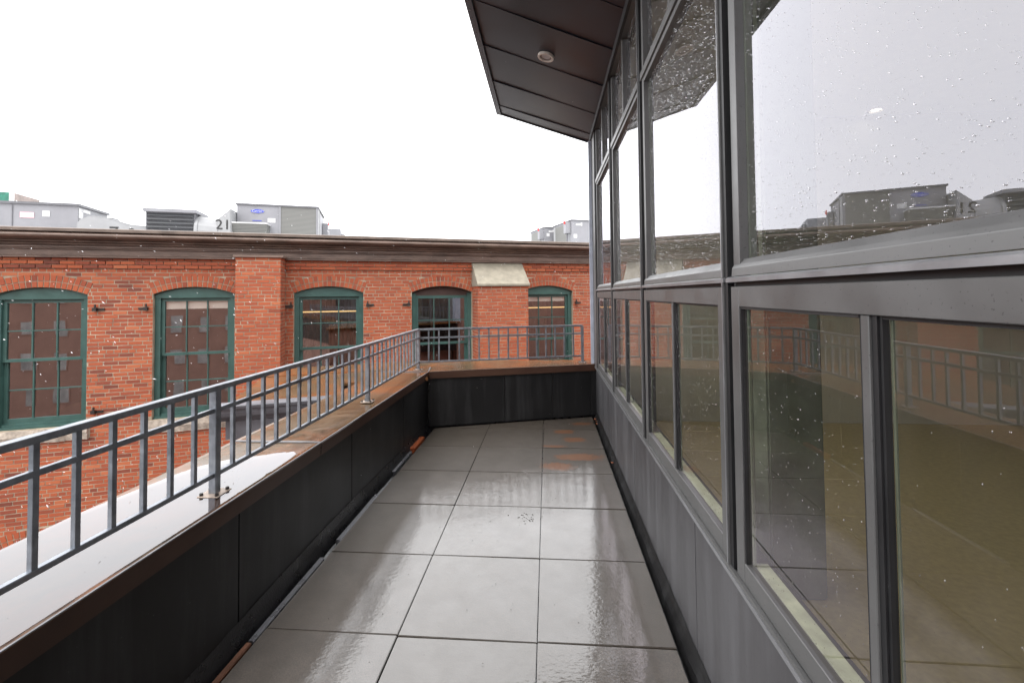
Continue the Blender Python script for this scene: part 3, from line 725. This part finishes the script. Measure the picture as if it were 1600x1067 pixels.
# A: long grey unit at the left
u, y = -4.4, 4.0; t_ = roof_thing('rooftop_unit', u, y, 'long plain grey rooftop unit with a pink sticker, at the left end of the roof', 'rooftop unit', GRP)
rb(MB().box(-6.6, -2.3, 4, 5.3, ZR+.15, 3.74), 'casing', 'unit', t_, u, y); rb(MB().box(-6.63, -2.26, 3.96, 5.35, 3.741, 3.80), 'lid', 'unit_dark', t_, u, y)
rb(MB().box(-6.5, -2.4, 4.05, 5.2, ZR, ZR+.149), 'curb', 'unit_dark', t_, u, y)
rb(MB().box(-3.40, -3.14, 3.99, 3.998, 3.42, 3.55), 'sticker', 'pink', t_, u, y); rb(MB().box(-2.98, -2.84, 3.99, 3.998, 3.46, 3.60), 'sticker', 'sticker', t_, u, y)
rb(MB().box(-2.298, -2.29, 4.05, 4.5, 3.62, 3.70), 'sticker', 'sticker', t_, u, y); rb(MB().box(-2.298, -2.29, 4.03, 4.2, 3.45, 3.70), 'sticker', 'sticker', t_, u, y)
for q in (-5.6, -4.6, -3.55): rb(MB().box(q, q+.015, 3.985, 3.999, ZR+.2, 3.72), 'panel_joint', 'unit_dark', t_, u, y)
rb(MB().box(-2.28, -2.0, 4.9, 5.25, 3.45, 3.62), 'hood', 'unit_dark', t_, u, y)
# white duct beside it
u, y = -1.5, 4.2; t_ = roof_thing('air_duct', u, y, 'white jacketed duct just showing above the cornice beside the long grey unit', 'duct', 'white ducts on the brick roof')
rb(MB().prism([(-2.25, 2.9), (-2.2, 3.36), (-1.95, 3.50), (-1.6, 3.46), (-1.15, 3.30), (-.76, 3.28), (-.76, 2.9)], 'y', 3.75, 4.5), 'duct_body', 'duct', t_, u, y, bevel=.04)
rb(MB().tube((-2.1, 4.1, 2.46), (-2.1, 4.1, 2.95), .2), 'riser', 'duct', t_, u, y); rb(MB().tube((-1.0, 4.1, 2.46), (-1.0, 4.1, 2.95), .2), 'riser', 'duct', t_, u, y)
def local_text(t_, u, y, txt, uu, yy, zz, size, mat, name='number'):
    mt = Matrix.Translation((uu-u, yy-y, zz-ZR)) @ Matrix.Rotation(math.pi/2, 4, 'X'); return text_mesh(name, txt, size, mat, mt, .004, t_)
local_text(t_, u, y, '7', -1.46, 3.745, 3.07, .42, 'ink'); local_text(t_, u, y, '0', -1.10, 3.745, 3.04, .42, 'ink')
# B: dark louvred box
u, y = -.2, 3.5; t_ = roof_thing('louvre_box', u, y, 'dark louvred intake box on the roof between two white ducts', 'vent box')
rb(MB().box(-.72, .31, 3.53, 4.3, ZR, 3.60), 'casing', 'unit_dark', t_, u, y); rb(MB().box(-.76, .36, 3.46, 4.36, 3.601, 3.68), 'lid', 'unit', t_, u, y)
m = MB()
for i in range(11): z = 2.52+i*.097; m.prism([(3.529, z), (3.49, z+.01), (3.49, z+.02), (3.529, z+.085)], 'x', -.70, .29)
rb(m, 'louvre', 'louver', t_, u, y)
# duct with number 21
u, y = .75, 3.9; t_ = roof_thing('air_duct', u, y, 'white duct with black number 21 between louvred box and branded unit', 'duct', 'white ducts on the brick roof')
m = MB(); m.tube((.33, 3.9, 3.18), (.80, 3.9, 3.16), .40, .37, n=20); m.tube((.30, 3.9, 3.18), (.37, 3.9, 3.18), .42, .42, n=20); rb(m, 'duct_body', 'duct', t_, u, y, smooth=False)
rb(MB().prism([(.78, 2.75), (.78, 3.44), (.82, 3.50), (1.11, 3.78), (1.11, 2.75)], 'y', 3.55, 4.3), 'transition', 'duct', t_, u, y, bevel=.02)
rb(MB().box(.5, 1.0, 3.7, 4.1, ZR, 2.8), 'support', 'unit_dark', t_, u, y)
local_text(t_, u, y, '21', .93, 3.544, 3.33, .36, 'ink')
# C: branded unit
u, y = 2.1, 4.0; t_ = roof_thing('rooftop_unit', u, y, 'grey rooftop unit with blue oval badge and coil grille above the pier', 'rooftop unit', GRP)
rb(MB().box(1.13, 2.16, 4, 5.7, ZR+.2, 3.955), 'casing', 'unit', t_, u, y); rb(MB().box(2.161, 3.13, 4.0, 5.7, ZR+.2, 3.955), 'coil_section', 'coil', t_, u, y)
rb(MB().box(1.10, 3.16, 3.97, 5.74, 3.956, 4.0), 'lid', 'unit_dark', t_, u, y); rb(MB().box(1.2, 3.1, 4.05, 5.6, ZR, ZR+.199), 'curb', 'unit_dark', t_, u, y)
for q in (2.15, 3.09): rb(MB().box(q, q+.045, 3.985, 3.999, ZR+.2, 3.955), 'corner_post', 'unit', t_, u, y)
rb(MB().box(3.131, 3.14, 4.05, 4.35, ZR+.2, 3.95), 'side_panel', 'duct', t_, u, y); rb(MB().box(3.131, 3.14, 4.5, 5.65, ZR+.25, 3.9), 'side_panel', 'unit', t_, u, y)
m = MB(); m.tube((2.65, 4.85, 4.0), (2.65, 4.85, 4.06), .46, .44, n=24); m.tube((2.65, 4.85, 4.06), (2.65, 4.85, 4.09), .36, .12, n=24); rb(m, 'fan_guard', 'unit_dark', t_, u, y)
# badge
m = MB(); ring = [(1.62+.165*math.cos(a), 3.80+.055*math.sin(a)) for a in [2*math.pi*i/36 for i in range(36)]]; m.prism(ring, 'y', 3.985, 3.999)
bd = rb(m, 'badge', 'blue', t_, u, y)
m = MB(); rin = [(1.62+.155*math.cos(a), 3.80+.048*math.sin(a)) for a in [2*math.pi*i/36 for i in range(36)]]; rout = [(1.62+.160*math.cos(a), 3.80+.0515*math.sin(a)) for a in [2*math.pi*i/36 for i in range(36)]]
for i in range(36): j = (i+1) % 36; m.quad((rin[i][0], 3.983, rin[i][1]), (rin[j][0], 3.983, rin[j][1]), (rout[j][0], 3.983, rout[j][1]), (rout[i][0], 3.983, rout[i][1]))
rb(m, 'badge_ring', 'sticker', bd, u, y)
tm = local_text(t_, u, y, 'Carrier', 1.62, 3.982, 3.80, .085, 'sticker', 'lettering')
rb(MB().box(1.87, 2.06, 3.99, 3.998, 3.50, 3.62), 'sticker', 'sticker', t_, u, y); rb(MB().box(1.50, 1.72, 3.99, 3.998, 3.535, 3.55), 'sticker', 'blue', t_, u, y)
m = MB(); m.prism([(3.999, 3.40), (3.60, 3.40), (3.60, 3.37), (3.80, 2.95), (3.999, 2.95)], 'x', 1.06, 1.92); rb(m, 'intake_hood', 'coil', t_, u, y); rb(MB().box(1.04, 1.94, 3.58, 3.998, 3.401, 3.43), 'hood_top', 'sticker', t_, u, y)
for (a, yy, z0, z1) in ((3.145, 5.2, 3.32, 3.72), (3.145, 5.55, 3.0, 3.55)):
    rb(MB().box(a, a+.15, yy, yy+.22, z0, z1), 'disconnect_box', 'unit', t_, u, y, bevel=.01)
rb(MB().box(3.30, 3.33, 5.25, 5.3, 3.66, 3.78), 'lever', 'red', t_, u, y)
rb(MB().tube((3.2, 5.3, 2.46), (3.2, 5.3, 3.32), .025, n=8), 'conduit', 'unit_dark', t_, u, y); rb(MB().tube((3.2, 5.66, 2.46), (3.2, 5.66, 3.0), .025, n=8), 'conduit', 'unit_dark', t_, u, y)
# a further cabinet behind C
u, y = 4.0, 8.0; t_ = roof_thing('rooftop_unit', u, y, 'small grey cabinet peeking out behind the badge unit on its right', 'rooftop unit', GRP)
rb(MB().box(2.4, 3.55, 7.2, 8.4, ZR, 3.84), 'casing', 'unit', t_, u, y); rb(MB().box(3.56, 3.68, 7.4, 7.7, 3.2, 3.68), 'disconnect_box', 'unit', t_, u, y)
# D: two grey units at the right
for (uu, yy, lab) in ((11.89, 6.0, 'nearer grey rooftop unit with red lever, touching the glass wall in view'), (11.58, 8.0, 'farther grey rooftop unit with red lever, right of centre on the roof')):
    t_ = roof_thing('rooftop_unit', uu, yy, lab, 'rooftop unit', GRP); u, y = uu, yy
    rb(MB().box(uu, uu+2.4, yy, yy+1.75, ZR+.2, 4.28), 'casing', 'unit', t_, u, y); rb(MB().box(uu-.03, uu+2.43, yy-.03, yy+1.78, 4.281, 4.325), 'lid', 'unit_dark', t_, u, y)
    rb(MB().box(uu+.1, uu+2.3, yy+.1, yy+1.6, ZR, ZR+.199), 'curb', 'unit_dark', t_, u, y)
    rb(MB().box(uu-.012, uu-.001, yy+.45, yy+1.55, ZR+.25, 4.22), 'coil', 'coil', t_, u, y); rb(MB().box(uu-.012, uu-.001, yy+1.56, yy+1.74, ZR+.25, 4.24), 'corner_post', 'duct', t_, u, y)
    rb(MB().box(uu-.20, uu-.002, yy+.08, yy+.32, 3.80, 4.24), 'disconnect_box', 'unit', t_, u, y, bevel=.01)
    rb(MB().beam((uu-.21, yy+.16, 4.16), (uu-.26, yy+.16, 4.30), .05, .05), 'lever', 'red', t_, u, y)
    rb(MB().tube((uu-.1, yy+.2, 2.46), (uu-.1, yy+.2, 3.8), .03, n=8), 'conduit', 'unit_dark', t_, u, y)
    rb(MB().box(uu+.18, uu+.42, yy-.008, yy-.001, 4.10, 4.16), 'sticker', 'sticker', t_, u, y); rb(MB().prism([(uu+.26, 4.14), (uu+.44, 4.08), (uu+.44, 4.22)], 'y', yy-.010, yy-.004), 'sticker', 'sticker', t_, u, y)
    rb(MB().box(uu+.08, uu+.22, yy-.008, yy-.001, 3.62 if yy < 7 else 3.92, 3.76 if yy < 7 else 4.05), 'sticker', 'sticker', t_, u, y)
# far teal box
u, y = -7.2, 9.0; t_ = roof_thing('roof_cabin', u, y, 'small green and taupe box at the top left edge beyond the long unit', 'cabin')
rb(MB().box(-8.4, -6.58, 9, 10.4, ZR, 4.93), 'green_front', 'teal', t_, u, y); rb(MB().box(-6.579, -6.50, 9.0, 9.1, ZR, 4.95), 'corner_post', 'sticker', t_, u, y)
rb(MB().box(-6.578, -6.51, 9.101, 10.3, ZR, 4.94), 'side', 'taupe', t_, u, y)

# ================================================================== GLAZED BUILDING (the window wall at the right)
gb = thing('glazed_building', (WX, 1.0, 0), 'grey metal framed glass building wall along the right side of the terrace', 'building')
YM = [-3.035, -1.755, -.475, .805, 2.085, 3.365]; YE = 3.66
XF = WX
# base panels
for a, b in ((-4.0, -2.64), (-2.64, -1.36), (-1.36, -.08), (-.08, 1.20), (1.20, 2.48), (2.48, 3.63)):
    MB().box(XF, XF+.02, a+.003, b-.003, .02, .585).build('wall_panel', 'panel', gb, bevel=.0015)
MB().box(XF+.021, XF+.12, -4, 3.64, -.05, .62).build('base_wall', 'frame_dark', gb)
MB().prism([(XF-.018, .588), (XF+.10, .596), (XF+.10, .612), (XF-.018, .602)], 'y', -4, 3.63).build('sill_flashing', 'frame_light', gb)
MB().box(XF-.016, XF-.004, -4, 3.63, .603, .616).build('sill_drip', 'frame', gb)
def pane(y0, y1, z0, z1, parent, x, mat='glass'):
    return MB().quad((x, y0, z0), (x, y1, z0), (x, y1, z1), (x, y0, z1)).build('pane', mat, parent, fix=False)
def drops(y0, y1, z0, z1, x, n, parent, s0, s1, dens=None):
    m = MB()
    for i in range(n):
        for _ in range(6):
            y = random.uniform(y0, y1); z = random.uniform(z0, z1)
            if dens is None or random.random() < dens((z-z0)/(z1-z0), (y-y0)/(y1-y0)): break
        r = s0+(s1-s0)*random.random()**4; n_ = 6; h = r*.55
        i0 = len(m.v); ez = random.uniform(.95, 1.35)
        for rr, hh in ((1, 0), (.72, .7)):
            for j in range(n_): a = 2*math.pi*j/n_; m.v.append((x-hh*h-.0003, y+math.cos(a)*r*rr, z+math.sin(a)*r*rr*ez))
        m.v.append((x-h-.0003, y, z))
        for j in range(n_):
            k_ = (j+1) % n_; m.f.append((i0+j, i0+k_, i0+n_+k_, i0+n_+j)); m.f.append((i0+n_+j, i0+n_+k_, i0+2*n_)); m.t += [.5, .5]
    o = m.build('raindrops', 'drop', parent, smooth=True, fix=False); o['kind'] = 'stuff'; return o
XG = XF+.018
random.seed(77)
for bi, (ya, yb) in enumerate(zip(YM, YM[1:])):
    ya2, yb2 = ya+.030, yb-.030
    # lower slider
    z0, z1 = .618, 1.498; fw = .054
    m = MB(); m.box(XF-.006, XF+.02, ya2, ya2+fw, z0, z1); m.box(XF-.006, XF+.02, yb2-fw, yb2, z0, z1); m.box(XF-.0055, XF+.02, ya2+fw, yb2-fw, z1-.060, z1); m.box(XF-.0055, XF+.02, ya2+fw, yb2-fw, z0, z0+.060)
    wn = m.build('window', 'frame', gb, bevel=.0015)
    if bi == 1: wn['label'] = 'sliding window nearest the camera with the olive floor behind it'
    ymid = (ya+yb)/2
    MB().box(XF-.003, XF+.013, ymid+.010, ymid+.031, z0+.061, z1-.061).build('meeting_stile', 'frame', wn, bevel=.0015)
    MB().box(XF+.002, XF+.013, ymid-.004, ymid+.0095, z0+.061, z1-.061).build('gasket', 'frame_dark', wn)
    g = [(ymid+.0315, yb2-fw), (ya2+fw, ymid-.0045)]
    for j, (p, q) in enumerate(g):
        pane(p, q, z0+.06, z1-.06, wn, XF+.006+j*.008, 'slider_glass')
    m = MB()
    for (p, q, xo) in ((g[0][0], g[0][1], 0), (g[1][0], g[1][1], .008)):
        m.box(XF-.002+xo, XF+.010+xo, q-.007, q-.0005, z0+.061, z1-.061); m.box(XF+.0+xo, XF+.010+xo, p+.0005, p+.006, z0+.061, z1-.061); m.box(XF-.0015+xo, XF+.0095+xo, p+.006, q-.007, z1-.067, z1-.0605)
    m.build('gasket', 'frame_dark', wn)
    m = MB(); m.box(XF+.013, XF+.020, g[0][1]-.020, g[0][1]-.012, z0+.061, z1-.061); m.box(XF+.017, XF+.020, g[1][1]-.016, g[1][1]-.010, z0+.061, z1-.061); m.build('spacer', 'green_col', wn)
    MB().box(XF+.022, XF+.060, ya2+fw, yb2-fw, z0+.03, z0+.061).build('inner_sill', 'sill_in', wn)
    nd = (60, 1100, 3000, 4000, 3000)[bi]
    drops(ya2+fw, yb2-fw, z0+.07, z1-.07, XF+.005, nd, wn, .0004, (.003, .0016, .0020, .0022, .0022)[bi], (lambda v, h: (.08 if h < .5 else .5+.5*(1-v))) if bi == 1 else None)
    MB().box(XF+.012, XF+.06, ya2-.02, yb2+.02, z1+.0005, 1.5195).build('gap_shade', 'frame_dark', wn)  # solid dark filler paints the shade under the flashing
    # fixed upper light
    u0, u1 = 1.572, 2.765
    m = MB(); m.box(XF+.004, XF+.06, ya2, ya2+.045, u0-.01, u1); m.box(XF+.004, XF+.06, yb2-.045, yb2, u0-.01, u1)
    m.prism([(XF-.004, 1.530), (XF+.012, 1.556), (XF+.06, 1.560), (XF+.06, u0+.012), (XF+.016, u0+.010), (XF+.004, 1.566), (XF-.002, 1.556)], 'y', ya2+.001, yb2-.001)
    m.box(XF+.006, XF+.06, ya2+.045, yb2-.045, u1-.03, u1)
    wu = m.build('window', 'frame', gb, bevel=.001)
    MB().prism([(XF-.014, 1.512), (XF+.05, 1.520), (XF+.05, 1.529), (XF-.006, 1.529), (XF-.014, 1.524)], 'y', ya2-.02, yb2+.02).build('sill_flashing', 'frame_light', wu)
    pane(ya2+.04, yb2-.04, u0, u1-.02, wu, XG+.012)
    m = MB(); m.box(XG+.014, XG+.034, ya2+.045, ya2+.057, u0+.01, u1-.03); m.box(XG+.014, XG+.034, yb2-.057, yb2-.045, u0+.01, u1-.03); m.build('spacer', 'green_col', wu)
    nd = (150, 5000, 10000, 7000, 4500)[bi]
    drops(ya2+.045, yb2-.045, u0+.012, u1-.03, XG+.011, nd, wu, .0005, (.003, .0018, .0020, .0022, .0022)[bi], (lambda v, h: .25+.75*(1-v)**2*(.3+.7*h)) if bi == 1 else None)
    # transom and the two small top lights
    m = MB(); m.box(XF-.004, XF+.07, ya2-.03, yb2+.03, 2.766, 2.812); m.box(XF+.002, XF+.06, ymid-.018, ymid+.018, 2.813, 3.39); m.box(XF+.004, XF+.06, ya2, ya2+.04, 2.813, 3.39); m.box(XF+.004, XF+.06, yb2-.04, yb2, 2.813, 3.39)
    wt = m.build('window', 'frame', gb, bevel=.001)
    for p, q in ((ya2+.04, ymid-.018), (ymid+.018, yb2-.04)): pane(p, q, 2.812, 3.39, wt, XG+.012)
    drops(ya2+.045, yb2-.045, 2.82, 3.38, XG+.011, (50, 400, 1600, 1500, 1000)[bi], wt, .0005, .0024)
# mullions: solid dark strips paint the shade between two fins
for y in YM:
    for dz, (z0, z1) in enumerate(((.616, 1.500), (1.501, 3.40))):
        m = MB(); m.box(XF-.012, XF+.055, y+.018, y+.0275, z0, z1); m.box(XF+.008, XF+.055, y-.0275, y-.020, z0, z1)
        mu_ = m.build('mullion', 'frame', gb, bevel=.001)
        MB().box(XF+.012, XF+.056, y-.019, y-.0085, z0, z1).box(XF-.007, XF+.056, y-.008, y+.0172, z0, z1).build('slot_shade', 'frame_dark', mu_)
        MB().box(XF-.0145, XF-.0125, y+.019, y+.0265, z0, z1).build('fin_highlight', 'frame_light', mu_)  # paler strip paints a highlight along the fin
MB().box(XF-.006, XF+.09, -4, YE, 3.40, 3.45).build('head_trim', 'frame', gb)
MB().box(XF-.03, XF-.008, -4, YE+.05, 3.385, 3.455).build('head_trim', 'frame_dark', gb)
m = MB(); m.box(XF-.012, XF+.20, 3.395, 3.70, .60, 3.43); m.build('corner_post', 'frame', gb, bevel=.002)
m = MB(); m.box(XF-.022, XF+.18, 3.701, 3.765, .57, 3.40); m.build('corner_trim', 'corner', gb, bevel=.004)
m = MB(); m.box(XF-.052, XF-.0125, 3.655, 3.70, .57, 3.38); m.build('corner_trim', 'corner', gb, bevel=.003)
# shell of the building and the room behind the glass
m = MB(); m.box(XF+.12, 9, 3.45, 3.66, -10, 3.9); m.box(-1.65, 9, -22, -8, -10, 4.0); m.box(8.9, 9, -8, 3.45, -10, 4); m.box(-1.69, XF+.1, -8, 3.4, -10, -.31); m.build('shell', 'brown_brick', gb)
m = MB(); m.box(XF+.12, 8.9, -8, 3.449, -.06, 0.005); m.build('room_floor', 'carpet', gb)
m = MB(); m.box(XF+.10, 8.9, -8, 3.449, 3.46, 3.55); m.build('room_ceiling', 'room_ceiling', gb)
m = MB(); m.box(8.6, 8.89, -8, 3.449, .006, 3.459); m.box(XF+.15, 8.6, 3.40, 3.448, .006, 3.459); m.box(XF+.13, 8.6, -7.9, -7.8, .006, 3.459); m.build('room_wall', 'room_wall', gb)
m = MB(); m.box(1.12, 1.38, .33, .60, .006, 3.458); m.build('room_column', 'green_col', gb, bevel=.01)
m = MB(); m.box(XF-.005, XF+.1, -8, -4.001, -.05, 3.45); m.build('rear_wall', 'panel', gb)
def downlight(name, loc, lab, group, lit, tilt=0):
    t_ = thing(name, loc, lab, 'downlight', group, local=True); t_.rotation_euler = (0, tilt, 0)
    m = MB(); n_ = 32
    r_ = .085 if lit else .074
    prof = [(r_*.70, -.006), (r_*.74, -.017), (r_*.96, -.017), (r_, -.010), (r_, .004), (r_*.70, .004)]
    for j in range(n_):
        a, b = 2*math.pi*j/n_, 2*math.pi*(j+1)/n_
        for p, q in zip(prof, prof[1:]+prof[:1]): m.quad((p[0]*math.cos(a), p[0]*math.sin(a), p[1]), (p[0]*math.cos(b), p[0]*math.sin(b), p[1]), (q[0]*math.cos(b), q[0]*math.sin(b), q[1]), (q[0]*math.cos(a), q[0]*math.sin(a), q[1]))
    m.build('trim_ring', 'trim_white', t_, smooth=False)
    MB().tube((0, 0, -.010), (0, 0, -.003), r_*.70, r_*.5, n=24, caps=False).build('baffle', 'trim_white' if lit else 'taupe', t_)
    ln = MB(); ln.tube((0, 0, -.0045), (0, 0, .001), r_*.52, r_*.52, n=24); ln.build('lens', 'lamp_white' if lit else 'sticker', t_)
    return t_
downlight('interior_downlight', (3.66, 3.20, 3.459), 'round lit ceiling lamp seen through the large upper right pane', None, True)

# ================================================================== ROOF CANOPY
cp = thing('roof_canopy', (WX, 1.5, 3.45), 'dark metal roof overhang with lapped soffit sheets above the glass wall', 'canopy')
XO = -.535; SL = (3.745-3.445)/(WX-XO)
def sz(x): return 3.445+(WX-x)*SL
EA = math.tan(R(16.4))
def edge_y(x, yw): return yw-(WX-x)*EA
ysm = [-4.0]+[-3.2+.62*i+random.uniform(-.05, .05) for i in range(11)]+[3.66, 3.93]
ysm = sorted(y for y in ysm if y < 3.6 or y in (3.66, 3.93))
for i, (a, b) in enumerate(zip(ysm, ysm[1:])):
    m = MB(); dz0, dz1 = .004, -.003
    P = [(WX+.05, a), (WX+.05, b+.012), (XO+.02, edge_y(XO+.02, b)+.012), (XO+.02, edge_y(XO+.02, a))]
    zz = [sz(P[0][0])+dz1, sz(P[1][0])+dz0, sz(P[2][0])+dz0, sz(P[3][0])+dz1]
    nseg = 8; rows = []
    for k_ in range(nseg+1):
        f = k_/nseg; sag = .0025*math.sin(f*5+i*1.7)
        p0 = (P[0][0]+(P[3][0]-P[0][0])*f, P[0][1]+(P[3][1]-P[0][1])*f, zz[0]+(zz[3]-zz[0])*f+sag); p1 = (P[1][0]+(P[2][0]-P[1][0])*f, P[1][1]+(P[2][1]-P[1][1])*f, zz[1]+(zz[2]-zz[1])*f+sag*.6)
        rows.append((p0, p1))
    for r0, r1 in zip(rows, rows[1:]):
        m.quad(r0[0], r0[1], r1[1], r1[0]); m.quad(r0[0], r1[0], (r1[0][0], r1[0][1]+.002, r1[0][2]+.009), (r0[0][0], r0[0][1]+.002, r0[0][2]+.009))
    m.build('soffit_sheet', 'soffit', cp, fix=False, smooth=False)
# outer drip edge, end fascia, roof above
yo = edge_y(XO, 3.93)
m = MB(); m.prism([(XO-.012, sz(XO)-.012), (XO+.045, sz(XO)-.028), (XO+.047, sz(XO)-.022), (XO+.035, sz(XO)+.01), (XO+.0, sz(XO)+.10), (XO-.012, sz(XO)+.10)], 'y', -4, yo+.01); m.build('drip_edge', 'soffit', cp)
m = MB()
for i in range(70):
    y = -3.9+i*.108
    if y < yo-.03: m.tube((XO+.015, y, sz(XO)-.0225), (XO+.015, y, sz(XO)-.018), .005, n=6)
m.build('rivets', 'frame_light', cp)
m = MB(); q0 = (WX+.06, edge_y(WX+.06, 3.945)); q1 = (XO-.012, edge_y(XO-.012, 3.945))
for z_ in (0,):
    m.quad((q0[0], q0[1], sz(q0[0])-.008), (q1[0], q1[1], sz(q1[0])-.008), (q1[0], q1[1], sz(q1[0])+.11), (q0[0], q0[1], sz(q0[0])+.11)); m.quad((q0[0], q0[1]-.02, sz(q0[0])-.008), (q1[0], q1[1]-.02, sz(q1[0])-.008), (q1[0], q1[1], sz(q1[0])-.008), (q0[0], q0[1], sz(q0[0])-.008))
m.build('end_fascia', 'soffit', cp, fix=False)
m = MB(); m.quad((XO, -4, sz(XO)+.10), (XO, yo, sz(XO)+.10), (WX+.06, 3.94, sz(WX)+.12), (9, 3.94, 4.0), (9, -4, 4.0)); m.build('roof_deck', 'soffit', cp, fix=False)
downlight('soffit_downlight', (.073, 1.99, sz(.073)-.005), 'round unlit downlight with cream ring in the dark soffit', None, False, tilt=math.atan(SL))

# ================================================================== BUILDING OPPOSITE (seen as a reflection in the old windows)
ob = thing('brown_building', tuple(A0+UD*-20+WN*46+Vector((0, 0, -10))), 'brown brick block behind the viewer, reflected in the green windows', 'building', rotz=WA, local=True)
MB().box(-28, 26, -12, 0, 0, 21).build('wall', 'brown_brick', ob)
wm = MB(); wm.box(-.55, .55, -.02, .06, 0, 1.7); wme = wm.mesh('window', 'brown_brick'); pm = MB().quad((-.47, .065, .08), (.47, .065, .08), (.47, .065, 1.62), (-.47, .065, 1.62)).mesh('pane', 'far_pane', fix=False)
for r in range(6):
    for c_ in range(22):
        o = link('window', wme, ob); o.location = (-26.5+c_*2.45, 0, 1.2+r*3.3); q = link('pane', pm, o)

# ================================================================== SNOW IN THE AIR
random.seed(99)
m = MB()
def flake(P, s, d):
    a = Vector((random.uniform(-1, 1), random.uniform(-1, 1), random.uniform(-1, 1))).normalized(); b = d.cross(a).normalized(); c_ = d.cross(b); i = len(m.v)
    m.v += [tuple(P+d*s*1.7), tuple(P-d*s*1.7), tuple(P+b*s*.42), tuple(P-b*s*.42), tuple(P+c_*s*.42), tuple(P-c_*s*.42)]
    for q in ((0, 2, 4), (0, 4, 3), (0, 3, 5), (0, 5, 2), (1, 4, 2), (1, 3, 4), (1, 5, 3), (1, 2, 5)): m.f.append(tuple(i+k_ for k_ in q)); m.t.append(.5)
for i in range(1800):
    P = Vector((random.uniform(-9, 3), random.uniform(.5, 9), random.uniform(-1.5, 4.6)))
    if P.x > -2 and P.y < 4.2: continue
    if (P-A0).dot(WN) < .7: continue
    flake(P, random.uniform(.003, .0085), (Vector((.75, .2, -.55))+Vector((random.gauss(0, .35), random.gauss(0, .35), random.gauss(0, .35)))).normalized())
for i in range(60):
    P = Vector((random.uniform(-1.2, .5), random.uniform(.2, 3.0), random.uniform(.1, 3.0)))
    flake(P, random.uniform(.0012, .0022), (Vector((.1, .1, -1))+Vector((random.gauss(0, .2), 0, 0))).normalized())
tag(m.build('falling_snow', 'snow', fix=False), 'scattered snowflakes drifting in the air before the brick wall', 'snow', kind='stuff')
